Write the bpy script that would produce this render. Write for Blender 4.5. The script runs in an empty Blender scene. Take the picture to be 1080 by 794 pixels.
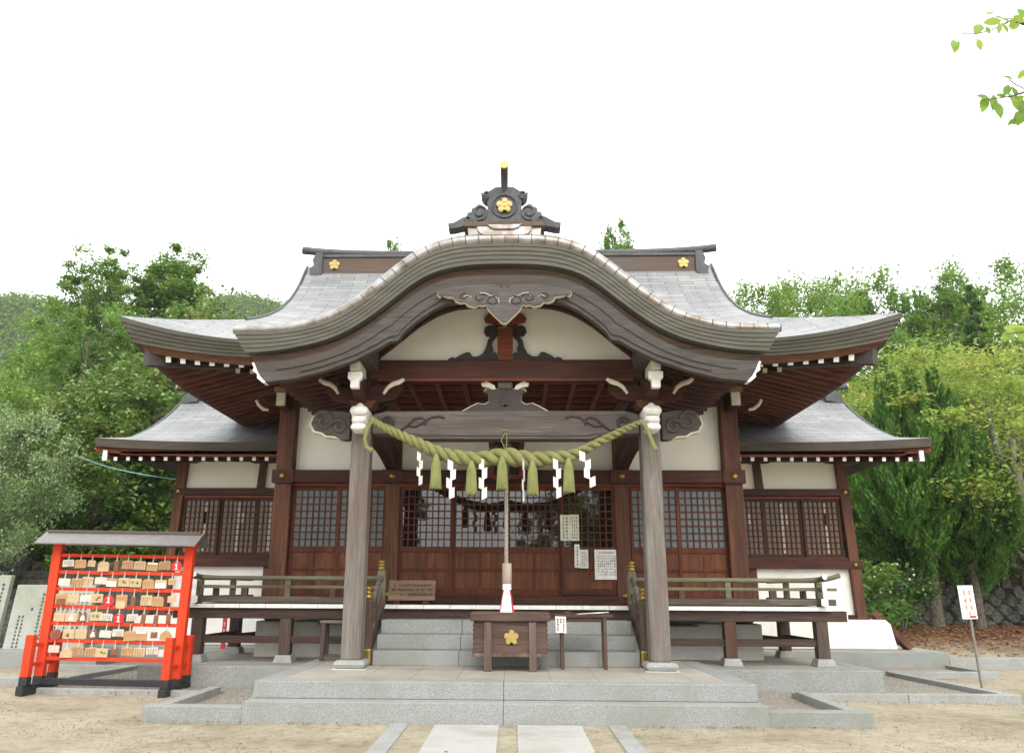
import bpy, bmesh, math, random
import numpy as np
from mathutils import Vector, Matrix
S = bpy.context.scene
COL = S.collection
R = math.radians
rnd = random.Random(7)
RNG = np.random.default_rng(11)

# ------------------------------------------------------------------ camera, sky, sun, exposure
F, CX, CY = 840.0, 518.0, 397.0
psi, th, roll = R(1.64), math.atan((622 - 397) / F), 0.0053
CAM = Vector((0.13, 0.0, 1.6))
fw = Vector((-math.sin(psi) * math.cos(th), math.cos(psi) * math.cos(th), math.sin(th)))
rt0 = Vector((math.cos(psi), math.sin(psi), 0.0)); up0 = rt0.cross(fw)
rt = rt0 * math.cos(roll) + up0 * math.sin(roll)
up = -rt0 * math.sin(roll) + up0 * math.cos(roll)
cd = bpy.data.cameras.new('camera'); cam = bpy.data.objects.new('camera', cd); COL.objects.link(cam)
m = Matrix((rt, up, -fw)).transposed().to_4x4(); m.translation = CAM; cam.matrix_world = m
cd.sensor_width = 36.0; cd.lens = 28.0; cd.shift_x = (540 - CX) / 1080.0
cd.clip_start = 0.05; cd.clip_end = 3000
S.camera = cam

SUN_EL, SUN_ROT = R(40), R(167)
w = bpy.data.worlds.new('World'); S.world = w; w.use_nodes = True
nt = w.node_tree; bg = nt.nodes['Background']
sky = nt.nodes.new('ShaderNodeTexSky'); sky.sky_type = 'NISHITA'; sky.sun_disc = False
sky.sun_elevation = SUN_EL; sky.sun_rotation = SUN_ROT; sky.dust_density = 4; sky.air_density = 1.0
mx = nt.nodes.new('ShaderNodeMixRGB'); mx.inputs[0].default_value = 0.93      # a closed layer of white cloud
mx.inputs[2].default_value = (10.2, 10.3, 10.4, 1)
nt.links.new(sky.outputs[0], mx.inputs[1]); nt.links.new(mx.outputs[0], bg.inputs[0])
bg.inputs[1].default_value = 0.15
sl = bpy.data.lights.new('sun', 'SUN'); sl.energy = 1.15; sl.angle = R(32); sl.color = (1, .965, .9)
so = bpy.data.objects.new('sun', sl); COL.objects.link(so)
sd = Vector((0.22, -0.95, 0.82)).normalized()          # towards the sun: behind the camera, a little to the right
so.rotation_euler = sd.to_track_quat('Z', 'Y').to_euler()
S.view_settings.view_transform = 'Standard'; S.view_settings.look = 'None'
S.view_settings.exposure = 0.80; S.view_settings.gamma = 1.0
S.render.engine = 'CYCLES'
S.cycles.use_denoising = True; S.cycles.max_bounces = 7; S.cycles.diffuse_bounces = 4; S.cycles.glossy_bounces = 3
S.cycles.transparent_max_bounces = 6; S.cycles.use_adaptive_sampling = True; S.cycles.adaptive_threshold = 0.015

def at(px, py, Y):
    "point of the place seen at photo pixel (px, py), at depth Y"
    d = fw + rt * ((px - CX) / F) - up * ((py - CY) / F)
    return CAM + d * ((Y - CAM.y) / d.y)

# ------------------------------------------------------------------ materials
def lin(c):
    return tuple(((v / 255) / 12.92 if v / 255 <= 0.04045 else ((v / 255 + 0.055) / 1.055) ** 2.4) for v in c) + (1,)
MATS = {}
def newmat(name):
    ma = bpy.data.materials.new(name); ma.use_nodes = True; MATS[name] = ma
    n = ma.node_tree; return ma, n, n.nodes['Principled BSDF'], n.nodes, n.links
def ramp(nd, stops):
    r = nd.new('ShaderNodeValToRGB'); e = r.color_ramp.elements
    while len(e) < len(stops): e.new(0.5)
    for k, (p, c) in enumerate(stops): e[k].position = p; e[k].color = c
    return r
def coords(nd, lk, scale, uv=False):
    tc = nd.new('ShaderNodeTexCoord'); mp = nd.new('ShaderNodeMapping')
    mp.inputs['Scale'].default_value = scale
    lk.new(tc.outputs['UV' if uv else 'Object'], mp.inputs[0]); return mp
def noise(nd, lk, vec, sc, detail=4, rough=.55):
    n = nd.new('ShaderNodeTexNoise'); n.inputs['Scale'].default_value = sc
    n.inputs['Detail'].default_value = detail; n.inputs['Roughness'].default_value = rough
    lk.new(vec.outputs[0], n.inputs['Vector']); return n
def bump(nd, lk, h, bsdf, strength, dist=.01):
    b = nd.new('ShaderNodeBump'); b.inputs['Strength'].default_value = strength; b.inputs['Distance'].default_value = dist
    lk.new(h, b.inputs['Height']); lk.new(b.outputs[0], bsdf.inputs['Normal']); return b
def mixc(nd, lk, fac, a, b, mode='MIX'):
    m_ = nd.new('ShaderNodeMixRGB'); m_.blend_type = mode
    for sock, v in ((0, fac), (1, a), (2, b)):
        if isinstance(v, (int, float)): m_.inputs[sock].default_value = v
        elif isinstance(v, tuple): m_.inputs[sock].default_value = v
        else: lk.new(v, m_.inputs[sock])
    return m_.outputs[0]
def plain(name, c, rough=.6, metal=0., spec=.5):
    ma, n, b, nd, lk = newmat(name)
    mp = coords(nd, lk, (1, 1, 1)); nz = noise(nd, lk, mp, 9, 4)
    c = lin(c); r = ramp(nd, [(.3, tuple(v * .86 for v in c[:3]) + (1,)), (.7, tuple(min(1, v * 1.1) for v in c[:3]) + (1,))])
    lk.new(nz.outputs[0], r.inputs[0]); lk.new(r.outputs[0], b.inputs['Base Color'])
    b.inputs['Roughness'].default_value = rough; b.inputs['Metallic'].default_value = metal
    b.inputs['Specular IOR Level'].default_value = spec
    return ma
def wood(name, c1, c2, axis='Z', stain=None, rough=.68, bs=.35, fine=26):
    "long-grained wood: c1 dark grain, c2 light grain, optional blotches of another colour"
    ma, n, b, nd, lk = newmat(name)
    sc = {'X': (1.3, fine, fine), 'Y': (fine, 1.3, fine), 'Z': (fine, fine, 1.3)}[axis]
    mp = coords(nd, lk, sc); nz = noise(nd, lk, mp, 1.0, 7, .62); nz.inputs['Distortion'].default_value = .9
    r = ramp(nd, [(.32, lin(c1)), (.66, lin(c2))]); lk.new(nz.outputs[0], r.inputs[0])
    sc2 = {'X': (.5, 3, 3), 'Y': (3, .5, 3), 'Z': (3, 3, .5)}[axis]
    mp2 = coords(nd, lk, sc2); nz2 = noise(nd, lk, mp2, 1.1, 4)
    r2 = ramp(nd, [(.42, (0, 0, 0, 1)), (.66, (1, 1, 1, 1))]); lk.new(nz2.outputs[0], r2.inputs[0])
    st = lin(stain) if stain else tuple(v * .6 for v in lin(c1)[:3]) + (1,)
    m1 = nd.new('ShaderNodeMath'); m1.operation = 'MULTIPLY'; m1.inputs[1].default_value = .6
    lk.new(r2.outputs[0], m1.inputs[0])
    lk.new(mixc(nd, lk, m1.outputs[0], r.outputs[0], st), b.inputs['Base Color'])
    b.inputs['Roughness'].default_value = rough; b.inputs['Specular IOR Level'].default_value = .2
    bump(nd, lk, nz.outputs[0], b, bs, .006); return ma
def stone(name, c1, c2, stain, fine=120, rough=.75, bs=.25, big=1.2, tiles=None):
    ma, n, b, nd, lk = newmat(name)
    mp = coords(nd, lk, (1, 1, 1)); nz = noise(nd, lk, mp, fine, 3, .7)
    r = ramp(nd, [(.38, lin(c1)), (.62, lin(c2))]); lk.new(nz.outputs[0], r.inputs[0])
    nz2 = noise(nd, lk, mp, big, 6, .6)
    r2 = ramp(nd, [(.45, (0, 0, 0, 1)), (.7, (.9, .9, .9, 1))]); lk.new(nz2.outputs[0], r2.inputs[0])
    c = mixc(nd, lk, r2.outputs[0], r.outputs[0], lin(stain))
    if tiles:
        br = nd.new('ShaderNodeTexBrick'); br.inputs['Scale'].default_value = 1; br.offset = 0
        br.inputs['Brick Width'].default_value = tiles; br.inputs['Row Height'].default_value = tiles
        br.inputs['Mortar Size'].default_value = .006; br.inputs['Color1'].default_value = (.93, .93, .93, 1)
        br.inputs['Color2'].default_value = (1, 1, 1, 1); br.inputs['Mortar'].default_value = (.6, .58, .55, 1)
        lk.new(mp.outputs[0], br.inputs['Vector']); c = mixc(nd, lk, 1.0, c, br.outputs[0], 'MULTIPLY')
    lk.new(c, b.inputs['Base Color'])
    b.inputs['Roughness'].default_value = rough; bump(nd, lk, nz.outputs[0], b, bs, .004); return ma
def leafmat(name, cols, trans=.35, rough=.5, var=.5):
    "each leaf takes its own tone; slow drift of tone through the crown"
    ma, n, b, nd, lk = newmat(name)
    g = nd.new('ShaderNodeNewGeometry'); mp = coords(nd, lk, (1, 1, 1)); nz = noise(nd, lk, mp, .55, 2)
    a = nd.new('ShaderNodeMath'); a.operation = 'MULTIPLY_ADD'; a.inputs[1].default_value = .55
    lk.new(g.outputs['Random Per Island'], a.inputs[0])
    m1 = nd.new('ShaderNodeMath'); m1.operation = 'MULTIPLY_ADD'; m1.inputs[1].default_value = 1.5; m1.inputs[2].default_value = -.52
    lk.new(nz.outputs[0], m1.inputs[0]); lk.new(m1.outputs[0], a.inputs[2])
    k = len(cols); r = ramp(nd, [((i + .5) / k, lin(c)) for i, c in enumerate(cols)]); lk.new(a.outputs[0], r.inputs[0])
    lk.new(r.outputs[0], b.inputs['Base Color']); b.inputs['Roughness'].default_value = rough
    b.inputs['Specular IOR Level'].default_value = .35
    tr = nd.new('ShaderNodeBsdfTranslucent'); lk.new(mixc(nd, lk, .5, r.outputs[0], lin((150, 172, 84))), tr.inputs[0])
    ms = nd.new('ShaderNodeMixShader'); ms.inputs[0].default_value = trans
    lk.new(b.outputs[0], ms.inputs[1]); lk.new(tr.outputs[0], ms.inputs[2])
    lk.new(ms.outputs[0], nd['Material Output'].inputs[0]); return ma

POST = wood('weathered_post_wood', (94, 88, 82), (132, 125, 118), 'Z', (96, 80, 70), .85, fine=22)
BEAMX = wood('weathered_beam_wood', (72, 65, 62), (112, 103, 98), 'X', (84, 68, 64), .8)
BARGE = wood('bargeboard_wood', (62, 59, 57), (92, 87, 84), 'X', (74, 65, 58), .8)
DARKX = wood('dark_brown_beam_wood', (55, 32, 25), (88, 52, 39), 'X', (42, 24, 20), .6)
DARKY = wood('dark_brown_rafter_wood', (54, 30, 24), (92, 50, 36), 'Y', (44, 26, 22), .62)
RAFX = wood('side_rafter_wood', (76, 45, 32), (120, 74, 53), 'X', (56, 34, 26), .6)
DKV = wood('veranda_dark_beam_wood', (52, 42, 37), (84, 70, 62), 'X', (74, 46, 36), .8)
DARKZ = wood('dark_brown_post_wood', (70, 44, 32), (114, 74, 53), 'Z', (56, 35, 27), .6)
RED = wood('red_brown_trim_wood', (92, 44, 26), (136, 70, 42), 'X', (70, 34, 22), .55)
EDGE = wood('eave_edge_board_wood', (84, 54, 40), (122, 82, 60), 'X', (62, 42, 34), .65)
DOORZ = wood('door_frame_wood', (74, 36, 22), (112, 58, 34), 'Z', (54, 26, 18), .5)
PANEL = wood('door_panel_wood', (82, 47, 30), (126, 78, 50), 'Z', (66, 34, 20), .5, fine=14)
VER = wood('veranda_grey_wood', (78, 72, 64), (122, 114, 102), 'X', (62, 48, 40), .8)
VERZ = wood('veranda_post_wood', (58, 49, 44), (94, 82, 73), 'Z', (86, 54, 42), .8)
MOSSY = wood('mossy_rail_wood', (84, 82, 66), (126, 124, 100), 'X', (66, 58, 46), .85)
CARVE = plain('dark_carving_wood', (50, 38, 36), .6)
CARVEG = wood('grey_carving_wood', (68, 63, 61), (100, 94, 91), 'X', (80, 68, 62), .75)
BOXW = wood('offering_box_wood', (70, 54, 47), (106, 86, 76), 'X', (58, 42, 36), .7)
BOXZ = wood('offering_box_leg_wood', (84, 68, 60), (122, 104, 94), 'Z', (64, 48, 42), .7)
BOARD = wood('notice_board_wood', (112, 90, 72), (150, 126, 102), 'X', (96, 76, 60), .7)
WHITE = plain('white_paint', (232, 230, 224), .6)
CREAM = plain('cream_paint', (200, 193, 172), .65)
PLASTER = stone('cream_plaster', (241, 237, 224), (246, 242, 231), (232, 225, 208), 24, .9, .05, .6)
WPLAST = stone('white_plaster', (232, 230, 226), (242, 240, 236), (214, 206, 196), 30, .85, .06, .8)
GRAN = stone('granite', (120, 122, 120), (158, 160, 157), (124, 128, 116), 70, .7, .2, 1.4)
GRANTOP = stone('granite_paving', (150, 144, 132), (174, 168, 156), (136, 130, 116), 60, .75, .15, .9, tiles=.62)
KERB = stone('granite_kerb', (128, 130, 128), (166, 166, 163), (134, 132, 122), 70, .75, .2, 2)
PAVER = stone('pale_granite_paver', (156, 154, 149), (180, 178, 172), (148, 144, 134), 70, .7, .15, 1.6)
CONC = stone('concrete_base', (190, 190, 182), (206, 206, 198), (164, 164, 152), 40, .85, .15, 1.1)
TABST = stone('tablet_stone', (142, 146, 138), (172, 175, 167), (134, 140, 118), 60, .7, .2, 1.5)
GRAVEL = stone('gravel', (92, 88, 80), (164, 158, 146), (128, 120, 104), 38, .95, .9, 2)
DKST = stone('dark_mossy_stone', (50, 50, 48), (96, 92, 84), (60, 70, 44), 9, .85, .5, .8)
WALLST = stone('retaining_wall_stone', (62, 62, 58), (118, 117, 108), (72, 80, 52), 8, .85, .5, .7)
GOLD = plain('gold_leaf', (178, 156, 94), .45, .4)
BRASS = plain('aged_brass', (150, 128, 66), .38, .8)
VERM = wood('vermilion_paint', (204, 56, 26), (226, 70, 34), 'Z', (186, 60, 36), .55, .2)
BLACK = plain('black_paint', (34, 35, 38), .5)
ROPEG = plain('green_straw', (127, 126, 78), .92)
TASS = plain('green_straw_tassel', (130, 132, 80), .95)
ROPEW = plain('pale_hemp_rope', (148, 142, 131), .9)
GRIPW = wood('rope_grip_wood', (142, 126, 112), (176, 160, 146), 'Z', (150, 120, 104), .7)
PAPER = plain('white_paper', (228, 226, 219), .85)
WORNP = plain('worn_plaque_paper', (198, 190, 176), .85)
OLDPAPER = plain('aged_paper', (222, 222, 200), .8)
INK = plain('black_ink', (40, 40, 42), .8)
FAINT = plain('faded_ink', (150, 122, 92), .8)
REDINK = plain('red_ink', (212, 146, 130), .8)
DEEPRED = plain('deep_red_ink', (190, 34, 48), .6)
WREDC = plain('red_cloth_strands', (222, 48, 60), .8)
WCLOTH = plain('white_cloth_strands', (236, 228, 226), .85)
STEEL = plain('grey_steel_pole', (136, 134, 128), .45, .5)
TAN = wood('plaque_wood', (176, 138, 98), (204, 166, 124), 'X', (150, 112, 76), .7, fine=40)
TAN2 = wood('pale_plaque_wood', (192, 166, 130), (212, 190, 154), 'X', (172, 138, 102), .7, fine=40)
BRN = plain('brown_plaque_wood', (128, 78, 48), .7)
PLQRED = plain('red_plaque_paint', (206, 34, 40), .5)
GREENINK = plain('green_ink', (70, 140, 66), .7)
CORD = plain('pale_cord', (206, 198, 186), .8)
BARKM = stone('bark', (62, 54, 46), (112, 100, 88), (86, 92, 76), 14, .9, .7, 2)
BARKP = stone('grey_bark', (84, 78, 70), (136, 130, 120), (102, 108, 92), 16, .9, .6, 2)
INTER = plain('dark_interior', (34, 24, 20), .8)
CURT = plain('tan_blind', (126, 92, 66), .8)
CABLE = plain('blue_cable', (130, 176, 178), .5)

CURT2 = plain('pale_blind_strip', (176, 166, 148), .7)
def glassmat(name, c, rough, ior):
    ma, n, b, nd, lk = newmat(name)
    mp = coords(nd, lk, (1, 1, 1)); nz = noise(nd, lk, mp, 1.6, 2)
    b.inputs['Base Color'].default_value = lin(c); b.inputs['Roughness'].default_value = rough; b.inputs['IOR'].default_value = ior
    bump(nd, lk, nz.outputs[0], b, .05, .02); return ma
GLASS = glassmat('dark_window_glass', (14, 16, 18), .02, 1.85)
FROST = glassmat('frosted_glass', (96, 105, 106), .4, 1.5)
TANGL = glassmat('brown_window_glass', (104, 80, 58), .15, 1.4)
WFASC = wood('wing_eave_copper', (60, 54, 46), (80, 73, 63), 'X', (70, 60, 50), .6, fine=8)
LATT = wood('dark_lattice_wood', (44, 25, 18), (72, 42, 29), 'Z', (40, 24, 18), .6)

def roofmat():
    ma, n, b, nd, lk = newmat('slate_grey_copper_shingle')
    mp = coords(nd, lk, (1, 1, 1), True)
    br = nd.new('ShaderNodeTexBrick'); br.inputs['Scale'].default_value = 1
    br.inputs['Brick Width'].default_value = .7; br.inputs['Row Height'].default_value = .15
    br.inputs['Mortar Size'].default_value = .009; br.inputs['Mortar Smooth'].default_value = .2
    br.inputs['Color1'].default_value = lin((122, 125, 127)); br.inputs['Color2'].default_value = lin((147, 148, 148)); br.inputs['Mortar'].default_value = lin((78, 79, 80))
    lk.new(mp.outputs[0], br.inputs['Vector'])
    nz = noise(nd, lk, mp, .9, 5); r = ramp(nd, [(.4, (.8, .8, .8, 1)), (.68, (1.05, 1.03, 1.0, 1))]); lk.new(nz.outputs[0], r.inputs[0])
    mp3 = coords(nd, lk, (7, .5, 1), True); nz3 = noise(nd, lk, mp3, 1, 4)
    r3 = ramp(nd, [(.35, (.9, .89, .87, 1)), (.65, (1.04, 1.04, 1.04, 1))]); lk.new(nz3.outputs[0], r3.inputs[0])
    c = mixc(nd, lk, 1., br.outputs[0], r.outputs[0], 'MULTIPLY'); c = mixc(nd, lk, 1., c, r3.outputs[0], 'MULTIPLY')
    lk.new(c, b.inputs['Base Color']); b.inputs['Roughness'].default_value = .5
    inv = nd.new('ShaderNodeMath'); inv.operation = 'SUBTRACT'; inv.inputs[0].default_value = 1; lk.new(br.outputs['Fac'], inv.inputs[1])
    bump(nd, lk, inv.outputs[0], b, .5, .015); return ma
ROOF = roofmat()
FASC = wood('eave_layer_copper', (82, 80, 70), (100, 98, 87), 'X', (74, 71, 61), .55, .15, fine=8)
def coppermat():
    ma, n, b, nd, lk = newmat('patched_copper_roll')
    mp = coords(nd, lk, (1, 1, 1)); nz = noise(nd, lk, mp, 3, 3)
    nz = noise(nd, lk, mp, 4, 4)
    r = ramp(nd, [(.34, lin((116, 102, 90))), (.5, lin((144, 139, 133))), (.64, lin((160, 160, 159)))])
    lk.new(nz.outputs[0], r.inputs[0]); lk.new(r.outputs[0], b.inputs['Base Color'])
    b.inputs['Roughness'].default_value = .36; b.inputs['Metallic'].default_value = .55; return ma
COPPER = coppermat()
RIDGEM = wood('ridge_copper_brown', (74, 60, 52), (100, 82, 70), 'X', (84, 80, 76), .5, .2)
ORN = stone('ornament_grey', (60, 62, 64), (84, 87, 89), (52, 54, 55), 24, .6, .3, 3)

def sandmat():
    ma, n, b, nd, lk = newmat('sandy_ground')
    mp = coords(nd, lk, (1, 1, 1))
    a = noise(nd, lk, mp, .5, 10, .68); r = ramp(nd, [(.36, lin((134, 125, 105))), (.5, lin((160, 151, 130))), (.66, lin((174, 166, 146)))])
    lk.new(a.outputs[0], r.inputs[0])
    f = noise(nd, lk, mp, 55, 4, .75); rf = ramp(nd, [(.3, (.5, .47, .42, 1)), (.47, (.95, .95, .95, 1)), (.6, (1.02, 1.02, 1.02, 1)), (.74, (1.2, 1.2, 1.18, 1))]); lk.new(f.outputs[0], rf.inputs[0])
    c = mixc(nd, lk, 1., r.outputs[0], rf.outputs[0], 'MULTIPLY')
    f2 = noise(nd, lk, mp, 7, 9, .72); rf2 = ramp(nd, [(.36, (.74, .72, .67, 1)), (.5, (1, 1, 1, 1)), (.66, (1.1, 1.09, 1.07, 1))]); lk.new(f2.outputs[0], rf2.inputs[0]); c = mixc(nd, lk, 1., c, rf2.outputs[0], 'MULTIPLY')
    # brown woodland soil on the slopes
    sx = nd.new('ShaderNodeSeparateXYZ'); lk.new(mp.outputs[0], sx.inputs[0])
    ms = nd.new('ShaderNodeMapRange'); ms.inputs[1].default_value = .04; ms.inputs[2].default_value = .4; lk.new(sx.outputs[2], ms.inputs[0])
    e = noise(nd, lk, mp, 2.2, 6); re = ramp(nd, [(.35, lin((84, 60, 42))), (.55, lin((124, 86, 62))), (.7, lin((100, 90, 56)))]); lk.new(e.outputs[0], re.inputs[0])
    lk.new(mixc(nd, lk, ms.outputs[0], c, re.outputs[0]), b.inputs['Base Color'])
    b.inputs['Roughness'].default_value = .95; b.inputs['Specular IOR Level'].default_value = .2
    bump(nd, lk, f.outputs[0], b, .6, .02); return ma
SAND = sandmat()

# ------------------------------------------------------------------ mesh helpers
class MB:
    def __init__(s): s.v = []; s.f = []; s.m = []; s.sm = []
    def add(s, vs, fs, mi=0, smooth=False):
        o = len(s.v); s.v += [tuple(q) for q in vs]
        for k, q in enumerate(fs):
            s.f.append([i + o for i in q]); s.m.append(mi[k] if isinstance(mi, (list, tuple)) else mi); s.sm.append(smooth)
        return s
    def hexa(s, p, mi=0): return s.add(p, [(0, 3, 2, 1), (4, 5, 6, 7), (0, 1, 5, 4), (1, 2, 6, 5), (2, 3, 7, 6), (3, 0, 4, 7)], mi)
    def box(s, x0, x1, y0, y1, z0, z1, mi=0):      # face order: bottom, top, front(-y), right, back, left
        return s.hexa([(x0, y0, z0), (x1, y0, z0), (x1, y1, z0), (x0, y1, z0), (x0, y0, z1), (x1, y0, z1), (x1, y1, z1), (x0, y1, z1)], mi)
    def bar(s, p0, p1, wd, ht, upv=(0, 0, 1), mi=0, w2=None, h2=None):
        p0, p1 = Vector(p0), Vector(p1); d = (p1 - p0).normalized(); u = Vector(upv)
        sx = d.cross(u).normalized(); u = sx.cross(d).normalized(); w2 = w2 or wd; h2 = h2 or ht
        q = []
        for p, a, b in ((p0, wd, ht), (p1, w2, h2)):
            q += [p - sx * a / 2 - u * b / 2, p + sx * a / 2 - u * b / 2, p + sx * a / 2 + u * b / 2, p - sx * a / 2 + u * b / 2]
        return s.hexa(q, mi)                        # face order: start, end, four sides
    def prism(s, poly, y0, y1, mi=0, side=None):   # poly in (x, z)
        n = len(poly); ar = sum(poly[i][0] * poly[(i + 1) % n][1] - poly[(i + 1) % n][0] * poly[i][1] for i in range(n))
        if ar < 0: poly = poly[::-1]
        vs = [(x, y0, z) for x, z in poly] + [(x, y1, z) for x, z in poly]
        fs = [tuple(range(n)), tuple(range(2 * n - 1, n - 1, -1))] + [(i + n, (i + 1) % n + n, (i + 1) % n, i) for i in range(n)]
        return s.add(vs, fs, [mi, mi] + [mi if side is None else side] * n)
    def prismx(s, poly, x0, x1, mi=0):             # poly in (y, z)
        n = len(poly)
        vs = [(x0, y, z) for y, z in poly] + [(x1, y, z) for y, z in poly]
        return s.add(vs, [tuple(range(n)), tuple(range(2 * n - 1, n - 1, -1))] + [(i + n, (i + 1) % n + n, (i + 1) % n, i) for i in range(n)], mi)
    def prismz(s, poly, z0, z1, mi=0):
        n = len(poly)
        vs = [(x, y, z0) for x, y in poly] + [(x, y, z1) for x, y in poly]
        return s.add(vs, [tuple(range(n - 1, -1, -1)), tuple(range(n, 2 * n))] + [(i, (i + 1) % n, (i + 1) % n + n, i + n) for i in range(n)], mi)
    def strip(s, A, B, y0, y1, mi=0, smooth=False): # slab between two curves (x, z), A above B
        n = len(A); vs = []
        for y in (y0, y1): vs += [(x, y, z) for x, z in A] + [(x, y, z) for x, z in B]
        fs = []
        for i in range(n - 1):
            a, b, c, d = i, i + 1, n + i, n + i + 1; e = 2 * n
            fs += [(c, d, b, a), (a + e, b + e, d + e, c + e), (a, b, b + e, a + e), (d, c, c + e, d + e)]
        fs += [(0, 2 * n, 3 * n, n), (n - 1, 2 * n - 1, 4 * n - 1, 3 * n - 1)]
        return s.add(vs, fs, mi, smooth)
    def tube(s, pts, r, n=8, mi=0, cap=True, squash=1.0):
        pts = [Vector(p) for p in pts]; k = len(pts); r = r if isinstance(r, (list, tuple)) else [r] * k
        vs = []; nrm = None
        for i, p in enumerate(pts):
            d = (pts[min(i + 1, k - 1)] - pts[max(i - 1, 0)]).normalized()
            if nrm is None:
                nrm = d.cross(Vector((0, 0, 1)) if abs(d.z) < .9 else Vector((1, 0, 0))).normalized()
            else: nrm = (nrm - d * nrm.dot(d)).normalized()
            b = d.cross(nrm)
            for j in range(n):
                a = 2 * math.pi * j / n; vs.append(p + (nrm * math.cos(a) + b * math.sin(a) * squash) * r[i])
        fs = [(i * n + j, i * n + (j + 1) % n, (i + 1) * n + (j + 1) % n, (i + 1) * n + j) for i in range(k - 1) for j in range(n)]
        s.add(vs, fs, mi, True)
        if cap: s.add(vs[:n], [tuple(range(n - 1, -1, -1))], mi); s.add(vs[-n:], [tuple(range(n))], mi)
        return s
    def lathe(s, prof, c, n=20, mi=0):             # prof: (r, z)
        vs = [(c[0] + r * math.cos(2 * math.pi * j / n), c[1] + r * math.sin(2 * math.pi * j / n), c[2] + z) for r, z in prof for j in range(n)]
        fs = [(i * n + j, i * n + (j + 1) % n, (i + 1) * n + (j + 1) % n, (i + 1) * n + j) for i in range(len(prof) - 1) for j in range(n)]
        s.add(vs, fs, mi, True)
        s.add(vs[:n], [tuple(range(n - 1, -1, -1))], mi); s.add(vs[-n:], [tuple(range(n))], mi); return s
    def build(s, name, mats, parent=None, bevel=0., loc=None):
        me = bpy.data.meshes.new(name); me.from_pydata(s.v, [], s.f)
        for mm in (mats if isinstance(mats, (list, tuple)) else [mats]): me.materials.append(mm)
        me.polygons.foreach_set('material_index', s.m); me.polygons.foreach_set('use_smooth', s.sm); me.update()
        o = bpy.data.objects.new(name, me); COL.objects.link(o)
        if loc is not None: o.location = loc
        if parent is not None: hang(o, parent)
        if bevel:
            b = o.modifiers.new('edges', 'BEVEL'); b.width = bevel; b.segments = 2; b.limit_method = 'ANGLE'; b.angle_limit = R(50)
        return o
def wmat(o):
    a = Matrix.LocRotScale(o.location, o.rotation_euler, o.scale)
    return wmat(o.parent) @ o.matrix_parent_inverse @ a if o.parent else a
def hang(o, parent):
    o.parent = parent; o.matrix_parent_inverse = wmat(parent).inverted()
def tag(o, label, cat, group=None, kind=None):
    o['label'] = label; o['category'] = cat
    if group: o['group'] = group
    if kind: o['kind'] = kind
    return o
def setting(o, label, cat, kind='structure'): return tag(o, label, cat, None, kind)
def thing(name, label, cat, loc=(0, 0, 0), group=None):
    o = bpy.data.objects.new(name, None); COL.objects.link(o); o.location = loc; o.empty_display_size = .3
    return tag(o, label, cat, group)
def part(name, parent, loc=(0, 0, 0)):
    o = bpy.data.objects.new(name, None); COL.objects.link(o); o.location = loc; hang(o, parent); return o
def kids(o): return [c for c in bpy.data.objects if c.parent == o]
def dup(o, parent=None):
    c = o.copy(); COL.objects.link(c)
    if parent is not None: c.parent = parent
    for ch in kids(o): dup(ch, c)
    return c
def grid_mesh(name, P, UV, mat, parent=None, smooth=True):
    "P: array (nu, nv, 3); UV: array (nu, nv, 2)"
    nu, nv = P.shape[:2]; idx = np.arange(nu * nv).reshape(nu, nv)
    q = np.stack([idx[:-1, :-1], idx[1:, :-1], idx[1:, 1:], idx[:-1, 1:]], -1).reshape(-1, 4)
    me = bpy.data.meshes.new(name); me.from_pydata(P.reshape(-1, 3).tolist(), [], q.tolist())
    uv = me.uv_layers.new(name='uv'); uv.data.foreach_set('uv', UV.reshape(-1, 2)[q.reshape(-1)].astype(np.float32).ravel())
    me.materials.append(mat)
    if smooth: me.polygons.foreach_set('use_smooth', [True] * len(me.polygons))
    me.update(); o = bpy.data.objects.new(name, me); COL.objects.link(o)
    if parent is not None: hang(o, parent)
    return o
def smooth_curve(pts, n):
    "resample a polyline evenly and round its corners"
    p = np.array(pts, float); s = np.r_[0, np.cumsum(np.hypot(*np.diff(p, axis=0).T))]
    t = np.linspace(0, s[-1], 400); q = np.stack([np.interp(t, s, p[:, i]) for i in range(2)], 1)
    k = np.exp(-.5 * (np.arange(-14, 15) / 6.) ** 2); k /= k.sum()
    for i in range(2):
        e = np.r_[2 * q[0, i] - q[14:0:-1, i], q[:, i], 2 * q[-1, i] - q[-2:-16:-1, i]]
        q[:, i] = np.convolve(e, k, 'valid')
    s = np.r_[0, np.cumsum(np.hypot(*np.diff(q, axis=0).T))]; t = np.linspace(0, s[-1], n)
    return np.stack([np.interp(t, s, q[:, i]) for i in range(2)], 1)
def plum(mb, cx, y, cz, r, t=.02, mi=0):
    pts = []
    for k in range(5):
        a0 = math.pi / 2 + k * 2 * math.pi / 5; cx1, cz1 = cx + .58 * r * math.cos(a0), cz + .58 * r * math.sin(a0)
        for j in range(-5, 6):
            a = a0 + j * R(22); pts.append((cx1 + .42 * r * math.cos(a), cz1 + .42 * r * math.sin(a)))
    mb.prism(pts, y - t, y, mi)
    mb.prism([(cx + .2 * r * math.cos(a), cz + .2 * r * math.sin(a)) for a in np.linspace(0, 2 * math.pi, 12, endpoint=False)], y - t * 1.5, y - t, mi)
    for k in range(5):
        a0 = math.pi / 2 + k * 2 * math.pi / 5; c1 = (cx + .6 * r * math.cos(a0), cz + .6 * r * math.sin(a0))
        mb.prism([(c1[0] + .24 * r * math.cos(a), c1[1] + .24 * r * math.sin(a)) for a in np.linspace(0, 2 * math.pi, 10, endpoint=False)], y - t * 1.35, y - t, mi)
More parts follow.
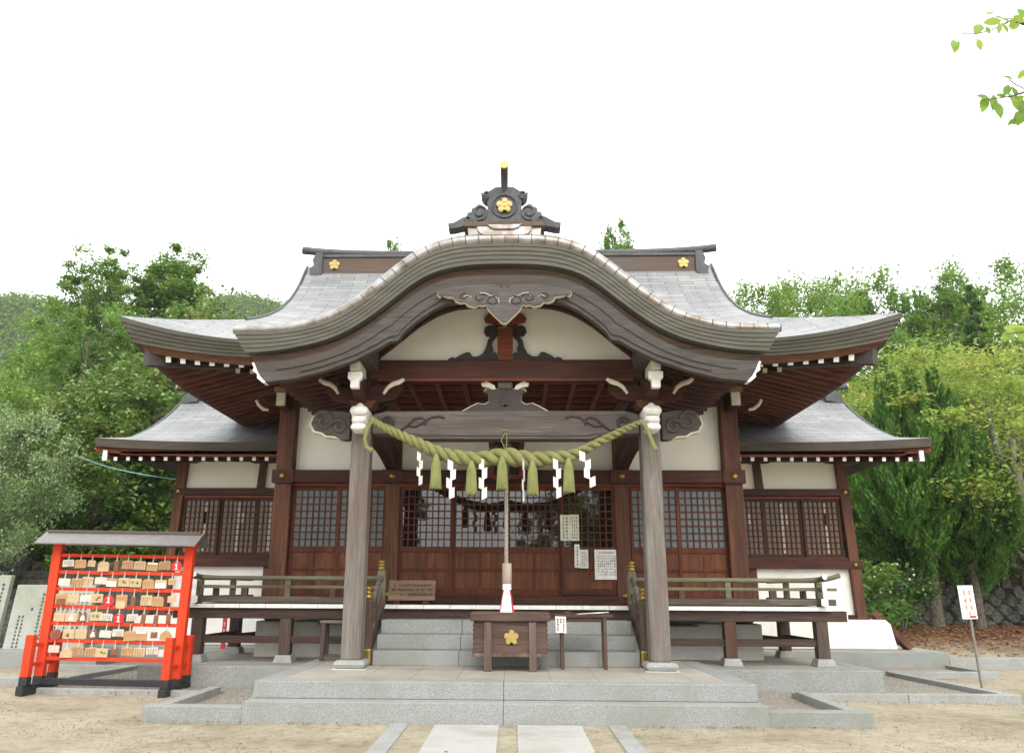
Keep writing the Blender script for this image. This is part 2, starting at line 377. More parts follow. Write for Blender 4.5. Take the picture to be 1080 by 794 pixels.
def glyphs(mb, x0, z1, cols, rows, cw, ch, y, seed, fill=.9, mi=0, vertical=True, lean=0.):
    "brush characters too small to read: a few strokes in each cell, set in columns; lies on the plane y (+lean*z)"
    r = random.Random(seed); t = .004
    def bx(a, b, c, d):
        yy = [y + lean * c, y + lean * c, y + lean * d, y + lean * d]
        mb.hexa([(a, yy[0] - t, c), (b, yy[0] - t, c), (b, yy[0] + t, c), (a, yy[0] + t, c), (a, yy[2] - t, d), (b, yy[2] - t, d), (b, yy[2] + t, d), (a, yy[2] + t, d)], mi)
    for i in range(cols):
        L = rows if r.random() < fill else int(rows * r.uniform(.4, .9))
        for j in range(L):
            cx, cz = x0 + (i + .5) * cw, z1 - (j + .5) * ch; a, b = cw * .3, ch * .34
            for k in range(r.choice((2, 3, 3))): h = cz - b + 2 * b * (k + .3) / 3; bx(cx - a * r.uniform(.6, 1), cx + a * r.uniform(.6, 1), h - ch * .05, h + ch * .05)
            vx = cx + r.uniform(-.5, .5) * a; bx(vx - cw * .05, vx + cw * .05, cz - b, cz + b)
            if r.random() < .5: vx = cx + r.uniform(-.9, .9) * a; bx(vx - cw * .05, vx + cw * .05, cz - b, cz + b * .4)

# ------------------------------------------------------------------ ground, path, kerbs, platforms
def sstep(a, b, x):
    t = np.clip((x - a) / (b - a), 0, 1); return t * t * (3 - 2 * t)
WALLY = 26.5
def terr(x, y):
    x = np.asarray(x, float); y = np.asarray(y, float)
    z = sstep(20.5, 25.5, y) * sstep(8.5, 11.5, x) * .62
    right = sstep(8.6, 9.4, x)
    z = z + right * (1.25 * sstep(WALLY + .12, WALLY + .5, y) + np.clip(y - WALLY - .5, 0, 60) * .2)
    left = 1 - sstep(-9.6, -9.0, x)
    z = z + left * (sstep(19.5, 22.5, y) * 1.1 + np.clip(y - 22.5, 0, 60) * .2)
    mid = (1 - right) * (1 - left); z = z + mid * np.clip(y - 28, 0, 60) * .2
    return z + .012 * np.sin(x * 1.3 + .4) * np.sin(y * 1.1)
gx = np.r_[np.linspace(-1500, -60, 12), np.linspace(-55, -16, 24), np.linspace(-15, 15, 121), np.linspace(16, 55, 24), np.linspace(60, 1500, 12)]
gy = np.r_[np.linspace(-1500, -20, 10), np.linspace(-15, 6, 20), np.linspace(6.25, 30, 120), np.linspace(30.5, 95, 50), np.linspace(110, 2000, 12)]
GX, GY = np.meshgrid(gx, gy, indexing='ij'); GZ = terr(GX, GY)
g = grid_mesh('ground', np.stack([GX, GY, GZ], -1), np.stack([GX, GY], -1), SAND)
setting(g, 'pale sandy shrine yard and the sloping woodland floor behind the hall', 'ground')

def flat(name, poly, z, mat, thick=.02):
    o = MB().prismz(poly, z - thick, z).build(name, mat); return o
gr = flat('gravel_bed', [(-4.45, 13.0), (-7.5, 13.2), (-7.35, 16.4), (-9.2, 16.5), (-9.2, 18.3), (9.2, 18.3), (9.2, 16.5), (7.35, 16.4), (7.5, 13.05), (4.4, 12.95), (4.4, 10.65), (-4.4, 10.65)], .05, GRAVEL, .06)
setting(gr, 'grey gravel drip bed between kerbs and the stone platform', 'gravel', 'stuff')
def pebbles():
    n = 14000; vs = []; fs = []
    X = RNG.uniform(-7.4, 7.4, n); Y = RNG.uniform(10.7, 17.5, n)
    ok = ((np.abs(X) < 4.3) & (np.abs(X) > 3.2)) | ((Y > 13.0) & (np.abs(X) > 6.05) & (np.abs(X) < 7.3)) | ((Y > 12.95) & (Y < 13.75) & (np.abs(X) > 3.2) & (np.abs(X) < 7.3))
    X, Y = X[ok], Y[ok]; base = np.array([(1, 0, 0), (0, 1, 0), (-1, 0, 0), (0, -1, 0), (0, 0, .8)])
    for i in range(len(X)):
        s = RNG.uniform(.012, .024, 3); a = RNG.uniform(0, 6.3); c, sn = math.cos(a), math.sin(a); o = len(vs)
        for b in base:
            bx, by, bz = b * s; vs.append((X[i] + c * bx - sn * by, Y[i] + sn * bx + c * by, .05 + bz))
        fs += [(o, o + 1, o + 4), (o + 1, o + 2, o + 4), (o + 2, o + 3, o + 4), (o + 3, o, o + 4)]
    mb = MB(); mb.add(vs, fs); return mb.build('gravel', GRAVEL)
setting(pebbles(), 'loose grey pebbles lying in the drip bed', 'gravel', 'stuff')

def grit():
    n = 16000; X = RNG.uniform(-9, 9, n); Y = 7.6 + RNG.beta(1.1, 2, n) * 8; ok = ((Y < 10.4) & ((X < -1.4) | (X > 1.52))) | (np.abs(X) > 7.9) | ((np.abs(X) > 4.65) & (Y < 12.8)); X, Y = X[ok], Y[ok]
    clump = np.sin(X * 1.7 + 1) * np.sin(Y * 2.3) + RNG.normal(0, .5, len(X)) > .1; X, Y = X[clump], Y[clump]; mb = MB(); vs = []; fs = []
    for x, y in zip(X, Y):
        q = RNG.uniform(.005, .013) * (1 + (RNG.random() < .04)); o = len(vs); vs += [(x + q, y, .004), (x, y + q, .004), (x - q, y, .004), (x, y - q * 1.2, .004), (x, y, .004 + q)]; fs += [(o, o + 1, o + 4), (o + 1, o + 2, o + 4), (o + 2, o + 3, o + 4), (o + 3, o, o + 4)]
    return mb.add(vs, fs).build('grit', GRAVEL)
setting(grit(), 'small grey grit strewn over the sandy yard', 'gravel', 'stuff')

# approach path: two rows of pale pavers with kerb strips
pth = MB().box(-1.32, 1.44, -14, 10.46, -.05, .012).build('path', SAND); setting(pth, 'paved approach path leading to the steps', 'path')
for nm, x0, x1 in (('left', -1.36, -1.15), ('right', 1.27, 1.48)):
    mb = MB()
    for k in range(9): mb.box(x0, x1, 10.44 - 2.6 * (k + 1) + .006, 10.44 - 2.6 * k, -.05, .03)
    setting(mb.build('path_kerb', KERB, bevel=.006), 'pale kerb strip along the %s edge of the paved path' % nm, 'kerb')
for s in (0, 1):
    mb = MB(); x0 = -.83 if s == 0 else .17; 
    for k in range(24): mb.box(x0, x0 + .78, 10.40 - .90 * (k + 1) + .034, 10.40 - .90 * k, -.05, .026 + .003 * ((k * 7 + s) % 3))
    setting(mb.build('path_pavers', PAVER, bevel=.008), 'row of pale square pavers in the %s half of the path' % ('left' if s == 0 else 'right'), 'paving')

def kerb(pts, wd=.2, h=.12):
    mb = MB()
    for a, b in zip(pts[:-1], pts[1:]):
        L = math.hypot(b[0] - a[0], b[1] - a[1]); n = max(1, round(L / 2.2)); d = Vector((b[0] - a[0], b[1] - a[1], 0)) / L
        for k in range(n):
            p = Vector((*a, h / 2)) + d * (L * k / n - (wd / 2 if k == 0 else 0) * 0); q = Vector((*a, h / 2)) + d * (L * (k + 1) / n - .006)
            mb.bar(p, q, wd, h + .08)
    return mb
for s, side in ((1, 'right'), (-1, 'left')):
    fm = lambda L: [(s * x, y) for x, y in L]
    setting(kerb(fm([(3.22, 10.62), (4.5, 10.62)]), .22, .15).build('kerb_stone', GRAN, bevel=.008), 'granite kerb running %s from the lower stone step' % side, 'kerb')
    setting(kerb(fm([(4.40, 10.75), (4.42, 12.86)]), .17, .12).build('kerb_stone', KERB, bevel=.008), 'granite kerb going back towards the hall on the %s of the steps' % side, 'kerb')
    setting(kerb(fm([(4.34, 12.95), (7.72, 13.03 if s > 0 else 13.2)]), .17 if s > 0 else .13, .085 if s > 0 else .045).build('kerb_stone', KERB, bevel=.008), 'granite kerb crossing in front of the %s part of the veranda' % side, 'kerb')
    setting(kerb(fm([(7.56, 13.13 if s > 0 else 14.3), (7.38, 16.36)]), .17, .09).build('kerb_stone', KERB, bevel=.008), 'granite kerb going back beside the %s end of the veranda' % side, 'kerb')
    if s < 0: setting(kerb(fm([(7.65, 14.2), (14.0, 14.5)]), .17, .08).build('kerb_stone', KERB, bevel=.008), 'granite kerb running left behind the red rack', 'kerb')
    setting(kerb(fm([(7.3, 16.46), (9.42, 16.54)]), .15, .09).build('kerb_stone', KERB, bevel=.008), 'granite kerb crossing in front of the %s wing' % side, 'kerb')
    setting(kerb(fm([(9.34, 16.64), (9.3, 18.1)]), .13, .08).build('kerb_stone', KERB, bevel=.008), 'short granite kerb running up to the %s wing platform' % side, 'kerb')
    setting(kerb(fm([(9.45, 18.45), (16.5, 18.8)]), .3, .2).build('kerb_stone', KERB, bevel=.008), 'long granite kerb running outward from the %s wing platform' % side, 'kerb')

pl = thing('stone_platform', 'broad two step grey granite platform under the shrine porch', 'platform', (0, 12.5, 0))
mb = MB(); mb.box(-3.22, -.0018, 10.46, 12, -.1, .258).box(.0018, 3.22, 10.46, 12, -.1, .258); mb.build('lower_step', GRAN, pl, .008)
mb = MB(); mb.box(-3.19, -.0015, 10.76, 11.02, .26, .468).box(.0015, 3.19, 10.76, 11.02, .26, .468)
mb.box(-3.19, -2.9, 11.024, 14.2, .26, .468).box(2.9, 3.19, 11.024, 14.2, .26, .468); mb.build('upper_step', GRAN, pl, .01)
MB().box(-2.896, 2.896, 11.024, 14.3, .1, .465).build('paved_top', GRANTOP, pl)
vp = thing('stone_platform', 'long low granite platform carrying the veranda posts', 'platform', (0, 15.5, 0))
for b_ in ((-6.06, -3.2, 13.75, 14.05), (3.2, 6.06, 13.75, 14.05), (-6.06, -5.76, 14.054, 17.6), (5.76, 6.06, 14.054, 17.6)): MB().box(*b_, -.1, .378).build('edge_stone', GRAN, vp, .012)
if 1: MB().box(-5.756, 5.756, 14.054, 17.6, -.1, .375).build('paved_top', GRANTOP, vp)
for s, side in ((1, 'right'), (-1, 'left')):
    wp = thing('stone_platform', 'low granite platform at the foot of the %s wing wall' % side, 'platform', (s * 6.5, 19, 0))
    a, b = sorted((s * 3.5, s * 9.4))
    MB().box(a, b, 18.2, 18.5, -.1, .368).build('edge_stone', GRAN, wp, .012); MB().box(a, b, 18.504, 25, -.1, .365).build('paved_top', GRANTOP, wp)
st = thing('stone_stairs', 'pale granite stairs rising from the platform to the veranda', 'stairs', (0, 13.6, .47))
for k in range(3):
    mb = MB(); z1 = .465 + .217 * (k + 1)
    for a, b in ((-2.06, -.72), (-.716, .9), (.904, 2.06)): mb.box(a, b, 13.0 + .36 * k, 14.35, z1 - .217 + (.002 if k else 0), z1)
    mb.build('step', GRAN, st, .01)

# ------------------------------------------------------------------ the hall
HALL = thing('shrine_hall', 'dark timber and white plaster shrine hall with grey curved roofs', 'shrine', (0, 15.8, .38))
def layered_fascia(parent, XE, YE, YB, ztop, thick, mat, layers=5, step=.05, name='eave_fascia', cut=None):
    "stacked board ends all round an eave; ztop(x, y) is the roof edge"
    def loop(o):
        xs = np.linspace(-1, 1, 61); ys = np.linspace(-1, 1, 41); pts = []
        ym, hy = (YE + YB) / 2, (YB - YE) / 2
        pts += [(x * (XE - o), YE + o) for x in xs] + [(XE - o, ym + y * (hy - o)) for y in ys[1:]]
        pts += [(-x * (XE - o), YB - o) for x in xs[1:]] + [(-(XE - o), ym - y * (hy - o)) for y in ys[1:]]
        return pts
    L0 = loop(0); n = len(L0); mb = MB(); rows = []
    for k in range(layers):
        o = k * step; L = loop(o)
        for frac in (k / layers, (k + 1) / layers):
            lp = loop(o + (step * .35 if frac > k / layers else 0))
            rows.append([(q[0], q[1], ztop(*p) - .004 - thick(*p) * frac) for p, q in zip(L0, lp)])
    last = loop(layers * step + .5); rows.append([(q[0], q[1], ztop(*p) - thick(*p)) for p, q in zip(L0, last)])
    vs = [p for r_ in rows for p in r_]
    fs = [(i * n + j, (i + 1) * n + j, (i + 1) * n + j + 1, i * n + j + 1) for i in range(len(rows) - 1) for j in range(n - 1)]
    mb.add(vs, [f[::-1] for f in fs]); return mb.build(name, mat, parent)
def irimoya(parent, XE, YE, YR, XV, prof, liftA, liftX, gable_mat):
    "hip-and-gable roof: concave slope profile, upturned corners"
    D = YR - YE; W = XE - XV; pc = smooth_curve(prof, 120); HY = D; Y0 = HY - (XE - liftX)
    P = lambda d: np.interp(d, pc[:, 0], pc[:, 1])
    RL = XE - liftX; dec = lambda d: np.exp(-(d / 2.9) ** 2)
    def lx(ax, d): hw_ = np.where(d < W, XE - d, XV); return liftA * np.clip((ax - hw_ + RL) / RL, 0, 1) ** 1.8 * dec(d)
    SL = np.r_[0, np.cumsum(np.hypot(np.diff(np.linspace(0, D, 200)), np.diff(P(np.linspace(0, D, 200)))))]
    sl = lambda d: np.interp(d, np.linspace(0, D, 200), SL)
    ds = np.r_[np.linspace(0, W, 12), np.linspace(W, D, 30)[1:]]; us = np.linspace(-1, 1, 81)
    for sgn in (1, -1):
        d = ds[:, None] + 0 * us[None, :]; hw = np.where(d < W, XE - d, XV); X = us[None, :] * hw
        Z = P(d) + lx(np.abs(X), d); Y = (YE + d) if sgn == 1 else (2 * YR - YE - d)
        A = np.stack([X, Y, Z], -1); UV = np.stack([X, sl(d)], -1)
        if sgn == -1: A = A[:, ::-1]; UV = UV[:, ::-1]
        grid_mesh('roof_slope', A.transpose(1, 0, 2), UV.transpose(1, 0, 2), ROOF, parent)
    for sgn in (1, -1):
        d = np.linspace(0, W, 12)[:, None] + 0 * us[None, :61]; v = np.linspace(-1, 1, 61)[None, :] + 0 * d; hy = HY - d
        Yo = v * hy; Z = P(d) + liftA * np.clip((np.abs(Yo) - hy + RL) / RL, 0, 1) ** 1.8 * dec(d); X = sgn * (XE - d)
        A = np.stack([X, YR + Yo, Z], -1); UV = np.stack([Yo, sl(d)], -1)
        if sgn == -1: A = A[:, ::-1]; UV = UV[:, ::-1]
        grid_mesh('skirt_slope', A.transpose(1, 0, 2), UV.transpose(1, 0, 2), ROOF, parent)
        xs = sgn * (XV - .45); pts = [(YE + q, float(P(q)) - .1) for q in np.linspace(W * .8, D, 20)]; pts += [(2 * YR - y, z) for y, z in pts[-2::-1]]
        MB().prismx(pts, xs - .05, xs + .05).build('gable_wall', gable_mat, parent)
        # verge: rolled tile edge over a bargeboard
        vp_ = [(sgn * (XV - .02), YE + q, float(P(q) + liftA * dec(q)) + .005) for q in np.linspace(W - .05, D, 24)]
        vp_ += [(x, 2 * YR - y, z) for x, y, z in vp_[-2::-1]]; mb = MB().tube(vp_, .035, 8)
        mb.build('verge_roll', ROOF, parent)
        mb = MB()
        for a, b in zip(vp_[:-1], vp_[1:]):
            mb.bar(Vector(a) - Vector((sgn * .02, 0, .24)), Vector(b) - Vector((sgn * .02, 0, .24)), .08, .3)
        mb.build('gable_bargeboard', BARGE, parent)
    ztop = lambda x, y: float(P(0)) + min(float(lx(abs(x), 0.)), liftA * max(0, min(1, (abs(y - YR) - Y0) / (HY - Y0))) ** 1.8)
    return P, ztop
def rafter(parent, p0, p1, wd, ht, mats, name='rafter'):
    return MB().bar(p0, p1, wd, ht, mi=[1, 0, 0, 0, 0, 0]).build(name, mats, parent)

# main roof
MR = part('main_roof', HALL, (0, 19, 5.5))
XE, YE, YR, XV = 6.88, 13.25, 19.0, 5.2
MP, MZ = irimoya(MR, XE, YE, YR, XV, [(0, 5.82), (.5, 5.95), (.9, 6.10), (1.4, 6.32), (2.1, 6.68), (2.85, 7.1), (3.75, 7.66), (4.4, 8.15), (4.9, 8.6), (5.2, 8.93), (5.45, 9.25), (5.75, 9.62)], .46, 4.28, PLASTER)
mt = lambda x, y: .25 + .17 * min(max(0, (abs(x) - 4.2) / 2.68), max(0, (abs(y - 19) - 3.1) / 2.65)) ** 1.6
layered_fascia(MR, XE, YE, 2 * YR - YE, MZ, mt, FASC, 5, .045)
zb = lambda x, y: MZ(x, y) - mt(x, y)
# edge board under the layered ends, then the sloping soffit
def band(o0, o1, za, zc, name, mat, parent=MR):
    xs = np.linspace(-1, 1, 61); rows = []
    def loop(o):
        return [(x * (XE - o), YE + o) for x in xs] + [(XE - o, YR + y * (YR - YE - o)) for y in np.linspace(-1, 1, 41)[1:]] + [(-x * (XE - o), 2 * YR - YE - o) for x in xs[1:]] + [(-(XE - o), YR - y * (YR - YE - o)) for y in np.linspace(-1, 1, 41)[1:]]
    L = loop(0); A = [(q[0], q[1], zb(*p) * za[1] + 5.57 * (1 - za[1]) + za[0]) for p, q in zip(L, loop(o0))]
    B = [(q[0], q[1], zb(*p) * zc[1] + 5.57 * (1 - zc[1]) + zc[0]) for p, q in zip(L, loop(o1))]; n = len(A)
    return MB().add(A + B, [(j, j + 1, n + j + 1, n + j) for j in range(n - 1)]).build(name, mat, parent)
band(.28, .36, (0.005, 1), (-.11, .9), 'eave_edge_board', EDGE)
band(.36, .5, (-.11, .9), (-.10, .8), 'eave_edge_underside', DARKX)
band(.5, 2.6, (-.10, .8), (.62, 0), 'soffit_board', DARKX)
zr = lambda ax: 5.475 + .18 * max(0, (ax - 3.6) / 3.) ** 1.8      # rafter height follows the corner lift
for s in (1, -1):
    for k in range(14):
        x = 2.62 + .268 * k; t = zr(x)
        if x < 6.25:
            L = min(1.9, 6.9 - x)
            rafter(MR, (s * x, YE + .42, t - .01), (s * x, YE + .42 + L, t + .3 * L), .095, .11, [DARKY, WHITE])
        if x < 5.15: rafter(MR, (s * x, YE + 1.02, t + .02), (s * x, YE + 2.5, t + .47), .085, .085, [DARKY, CREAM])
    for k in range(29):
        y = 14.0 + .29 * k; t = 5.50 + .1 * max(0, (15.5 - y) / 1.5) ** 1.8; L = min(2.3, y - YE - .35)
        rafter(MR, (s * (XE - .44), y, t), (s * (XE - .44 - L), y, t + .27 * L), .1, .16, [RAFX, RAFX])
    # hip rafter with its squared grey end
    MB().bar((s * 6.5, 13.63, 5.6), (s * 4.4, 15.73, 6.05), .2, .27).build('hip_rafter', BARGE, MR)
# ridge
MB().box(-4.78, 4.78, 18.78, 19.22, 9.3, 9.88).build('ridge_box', RIDGEM, MR, .02)
cap = []
for x in np.linspace(-5.32, 5.32, 41): cap.append((x, 19, 9.95 + .14 * (abs(x) / 5.32) ** 5))
MB().tube(cap, .1, 10).build('ridge_cap', ORN, MR)
MB().box(-4.82, 4.82, 18.74, 19.26, 9.78, 9.85).build('ridge_moulding', ORN, MR, .01)
for s in (1, -1):
    mb = MB(); mb.prism([(s * x, z) for x, z in [(4.72, 9.3), (4.86, 9.2), (5.05, 9.08), (5.12, 9.18), (5.0, 9.32), (5.05, 9.46), (4.94, 9.56), (4.98, 9.7), (4.9, 9.9), (4.72, 9.9)]], 18.7, 19.3)
    mb.build('ridge_end_ornament', ORN, MR, .02)
    mb = MB(); plum(mb, s * 4.42, 18.78, 9.58, .14, .03); mb.build('gold_plum_emblem', GOLD, MR)

# porch roof: undulating gable (profile half curves, x from the left tip to the middle)
KY = 11.2
e1 = [(-4.06, 5.315), (-3.68, 5.305), (-3.33, 5.315), (-3.0, 5.37), (-2.66, 5.465), (-2.39, 5.60), (-2.1, 5.81), (-1.83, 6.05), (-1.55, 6.29), (-1.28, 6.49), (-1.0, 6.62), (-.7, 6.69), (-.3, 6.715), (0, 6.716)]
e2 = [(-3.86, 4.985), (-3.42, 5.01), (-2.97, 5.095), (-2.6, 5.20), (-2.28, 5.36), (-2.0, 5.56), (-1.73, 5.78), (-1.455, 6.02), (-1.18, 6.21), (-.9, 6.31), (-.52, 6.373), (0, 6.385)]
e3 = [(-3.74, 4.865), (-3.28, 4.885), (-2.94, 4.955), (-2.58, 5.06), (-2.17, 5.275), (-1.81, 5.56), (-1.45, 5.88), (-1.13, 6.09), (-.8, 6.21), (0, 6.243)]
e4 = [(-3.55, 4.56), (-3.15, 4.605), (-2.7, 4.72), (-2.245, 4.885), (-1.93, 5.05), (-1.70, 5.19), (-1.60, 5.185), (-1.52, 5.32), (-1.345, 5.485), (-1.118, 5.655), (-.889, 5.78), (-.45, 5.83), (-.12, 5.80), (0, 5.74)]
NK = 61
def full(h, n=NK, sm=True):
    p = h + [(-x, z) for x, z in h[-2::-1]]
    if sm: return smooth_curve(p, 2 * n - 1)
    p = np.array(p); s = np.r_[0, np.cumsum(np.hypot(*np.diff(p, axis=0).T))]; t = np.linspace(0, s[-1], 2 * n - 1)
    return np.stack([np.interp(t, s, p[:, i]) for i in range(2)], 1)
E1, E2, E3, E4 = full(e1), full(e2), full(e3), full(e4, sm=False)
RECB = wood('recessed_board_wood', (70, 58, 50), (104, 88, 76), 'X', (84, 58, 42), .75)
KR = part('porch_roof', HALL, (0, 13, 6))
lay = lambda t: [tuple(E1[i] * (1 - t) + E2[i] * t) for i in range(len(E1))]
mb = MB(); NL = 5
for k in range(NL):
    A = np.array(lay(k / NL)); B = np.array(lay((k + 1) / NL)) + [(0, .006)] * len(E1) 
    B[:, 0] *= (1 - .012 / 4)
    mb.strip([tuple(q) for q in A], [tuple(q) for q in B], KY + .011 * k, 15.6 if k < 4 else 15.55)
mb.build('fascia', FASC, KR)
MB().strip([tuple(q) for q in E2 * [.985, 1] + [0, -.004]], [tuple(q) for q in E3], KY + .2, KY + .42).build('recessed_board', RECB, KR)
MB().strip([tuple(q) for q in E3 + [0, -.005]], [tuple(q) for q in E4], KY + .13, KY + .27).build('bargeboard', BARGE, KR)
low = E4 + [0, .115]; low2 = E4 + [0, .075]
MB().strip([tuple(q) for q in low[8:-8]], [tuple(q) for q in low2[8:-8]], KY + .105, KY + .129).build('bargeboard_moulding', BARGE, KR)
lowb = E3 * .62 + E4 * .38; MB().strip([tuple(q) for q in lowb[4:-4] + [0, .02]], [tuple(q) for q in lowb[4:-4] - [0, .02]], KY + .112, KY + .129).build('bargeboard_moulding', BARGE, KR)
for s in (1, -1):
    mb = MB().prism([(s * x, z) for x, z in [(-3.735, 4.86), (-3.765, 4.85), (-3.73, 4.78), (-3.745, 4.73), (-3.67, 4.68), (-3.67, 4.62), (-3.58, 4.545), (-3.535, 4.55), (-3.62, 4.64), (-3.68, 4.74)]], KY + .12, KY + .28)
    mb.build('bargeboard_tip', WHITE, KR)
# shingled top of the porch roof
ys = np.linspace(KY + .15, 15.7, 24); pk = E1[:, None, :] * np.ones((1, len(ys), 1))
A = np.stack([pk[..., 0], ys[None, :] + 0 * pk[..., 0], pk[..., 1] + .02], -1); sl = np.r_[0, np.cumsum(np.hypot(*np.diff(E1, axis=0).T))]
grid_mesh('roof_slope', A, np.stack([ys[None, :] + 0 * A[..., 0], sl[:, None] + 0 * A[..., 0]], -1), ROOF, KR)
# patched copper roll along the front edge, in short lengths
s_ = np.r_[0, np.cumsum(np.hypot(*np.diff(E1, axis=0).T))]; mb = MB(); nseg = 44
for k in range(nseg):
    t = np.linspace(s_[-1] * k / nseg, s_[-1] * (k + 1) / nseg + .012, 4); P_ = np.stack([np.interp(t, s_, E1[:, i]) for i in range(2)], 1)
    rr = .088
    h = .6 + .4 * math.sin(math.pi * min(1, max(0, (k + .5) / nseg)))
    mb.tube([(x, KY + .07, z + .065 * h) for x, z in P_], [rr * h * 1.2] * 4, 14)
    jx = P_[-1]; jd = P_[-1] - P_[-2]; jd = jd / np.hypot(*jd) * .008; mb.tube([(jx[0] - jd[0], KY + .07, jx[1] - jd[1] + .065 * h), (jx[0] + jd[0], KY + .07, jx[1] + jd[1] + .065 * h)], rr * h * 1.235, 14, 1)
mb.build('edge_roll', [COPPER, ORN], KR)
mb = MB()
for hw, z0, z1, y in ((.57, 6.72, 6.98, KY - .0), (.43, 6.82, 6.985, KY - .03), (.28, 6.91, 6.99, KY - .06)):
    mb.prism([(-hw + .14, z0), (hw - .14, z0), (hw - .06, z0 + .03), (hw - .02, z0 + .08), (hw, z1), (-hw, z1), (-hw + .02, z0 + .08), (-hw + .06, z0 + .03)], y, KY + .5)
mb.build('ridge_front', COPPER, KR, .015)
MB().box(-.24, .24, KY + .3, 16.4, 6.6, 7.16).build('porch_ridge', RIDGEM, KR, .03)
MB().tube([(0, KY + .3, 7.2), (0, 16.5, 7.2)], .13, 10).build('porch_ridge_cap', ORN, KR)
# ridge ornament
half = [(0, 200), (52, 200), (75, 214), (100, 230), (122, 236), (136, 226), (134, 244), (124, 262), (110, 275), (98, 277), (98, 340), (108, 322), (126, 304), (140, 296), (158, 302), (166, 312), (178, 316), (190, 326), (188, 340), (210, 344), (216, 362), (238, 372), (262, 385), (290, 400), (322, 404), (318, 436), (285, 434), (240, 424), (120, 415), (0, 412)]
ow = lambda p: (p[0] / 5.4 * .0146, 7.96 - (p[1] - 100) / 5.4 * .0161)
poly = [ow(p) for p in half] + [ow((-x, y)) for x, y in half[-2:0:-1]]
mb = MB().prism(poly, 11.22, 11.44)
for s in (1, -1):
    for cx, cz, r0 in ((140, 345, 46), (105, 246, 22), (208, 388, 24)):
        a = np.linspace(0, 2 * math.pi * 1.35, 26); pts = []
        for k, q in enumerate(a):
            rr = r0 * (1 - .7 * k / 25); x, z = ow((cx + rr * math.cos(q + 1.2), cz + rr * math.sin(q + 1.2))); pts.append((s * x, 11.21, z))
        mb.tube(pts, .02, 6)
mb.tube([(.19 * math.cos(a), 11.21, 7.33 + .19 * math.sin(a)) for a in np.linspace(0, 2 * math.pi, 28)], .018, 6)
mb.build('ridge_ornament', ORN, KR, .01)
MB().prism([(-.62, 6.97), (.62, 6.97), (.6, 7.05), (-.6, 7.05)], 11.16, 11.5).build('ornament_base', RIDGEM, KR)
MB().tube([(0, 11.3, 7.5), (0, 11.24, 7.66), (0, 11.14, 7.78), (0, 11.0, 7.84), (0, 10.88, 7.845)], [.05, .055, .058, .06, .062], 14).build('ridge_finial', ORN, KR)
MB().tube([(0, 10.89, 7.845), (0, 10.855, 7.845)], .064, 18).build('gold_finial_cap', GOLD, KR)
mb = MB(); plum(mb, 0, 11.212, 7.33, .125, .03); mb.build('gold_plum_emblem', GOLD, KR)
# curved rafters
r1 = E2 * [.97, 1] - [0, .03]; r2 = r1 - [0, .24]
for k in range(14):
    y = KY + .52 + .29 * k; MB().strip([tuple(q) for q in r1[2:-2]], [tuple(q) for q in r2[2:-2]], y, y + .085).build('curved_rafter', DARKX, KR)
# hanging pendant under the gable peak, white edged
gh = [(0, 80), (-20, 92), (0 - 60, 70), (-140, 66), (-240, 75), (-350, 85), (-430, 100), (-470, 115), (-478, 130), (-462, 150), (-440, 140), (-400, 150), (-362, 152), (-345, 180), (-310, 192), (-280, 188), (-255, 212), (-210, 222), (-180, 208), (-150, 214), (-128, 205), (-115, 235), (-85, 268), (-50, 300), (-20, 330), (0, 336)]
gw = lambda p, k=1.: (p[0] / 7.2 * .0152 * k, 6.03 - (p[1] - 70) / 7.2 * .0163)
def sym(h, f): return [f(p) for p in h] + [f((-x, y)) for x, y in h[-2:0:-1]]
gpoly = sym(gh, gw); gz = [z for _, z in gpoly]
wpoly = [(x * 1.006, z - (.012 if z < 5.87 else 0)) for x, z in gpoly]
MB().prism(gpoly, KY + .0, KY + .1).build('gable_pendant', CARVEG, KR, .008)
MB().prism(wpoly, KY + .02, KY + .098).build('pendant_white_edge', CREAM, KR)
mb = MB()
for s in (1, -1):
    for c, rr, st_ in (((-75, 185), 48, 1.0), ((-170, 165), 42, .4), ((-285, 155), 36, .2)):
        pts = []
        for k in range(22):
            a = st_ + k * .3; q = rr * (1 - .72 * k / 21); x, z = gw((c[0] + q * math.cos(a) * 1.2, c[1] - q * math.sin(a) * .75)); pts.append((s * x, KY - .002, z))
        mb.tube(pts, .011, 5)
mb.build('pendant_scrolls', CARVE, KR)
mb = MB()
for s in (1, -1):
    for pp in ([(-190, 150), (-165, 128), (-130, 132), (-95, 150), (-72, 150), (-40, 170), (-38, 200)], [(-285, 155), (-262, 140), (-235, 158)]):
        mb.tube([(s * gw(p)[0], KY - .002, gw(p)[1]) for p in pp], .006, 5)
mb.build('pendant_white_line', CREAM, KR)

# porch frame
PF = part('porch_frame', HALL, (0, 12.55, .47))
PX, PY = 2.29, 12.55
for s in (1, -1):
    MB().box(s * PX - .152, s * PX + .152, PY - .152, PY + .152, .58, 4.2).build('porch_pillar', POST, PF, .035)
    mb = MB(); prof = [(.17, .47), (.215, .485), (.235, .53), (.22, .575), (.175, .59)]
    sq = [(-1, -1), (1, -1), (1, 1), (-1, 1)]; vs = [(s * PX + q * a, PY + q * b, z) for q, z in prof for a, b in sq]; n_ = len(prof)
    mb.add(vs, [(i * 4 + j, i * 4 + (j + 1) % 4, i * 4 + 4 + (j + 1) % 4, i * 4 + 4 + j) for i in range(n_ - 1) for j in range(4)] + [(3, 2, 1, 0), tuple(range(4 * n_ - 4, 4 * n_))])
    mb.build('pillar_base_stone', KERB, PF, .015)
    MB().box(s * PX - .25, s * PX + .25, PY - .25, PY + .25, .462, .473).build('pillar_footing', CONC, PF)
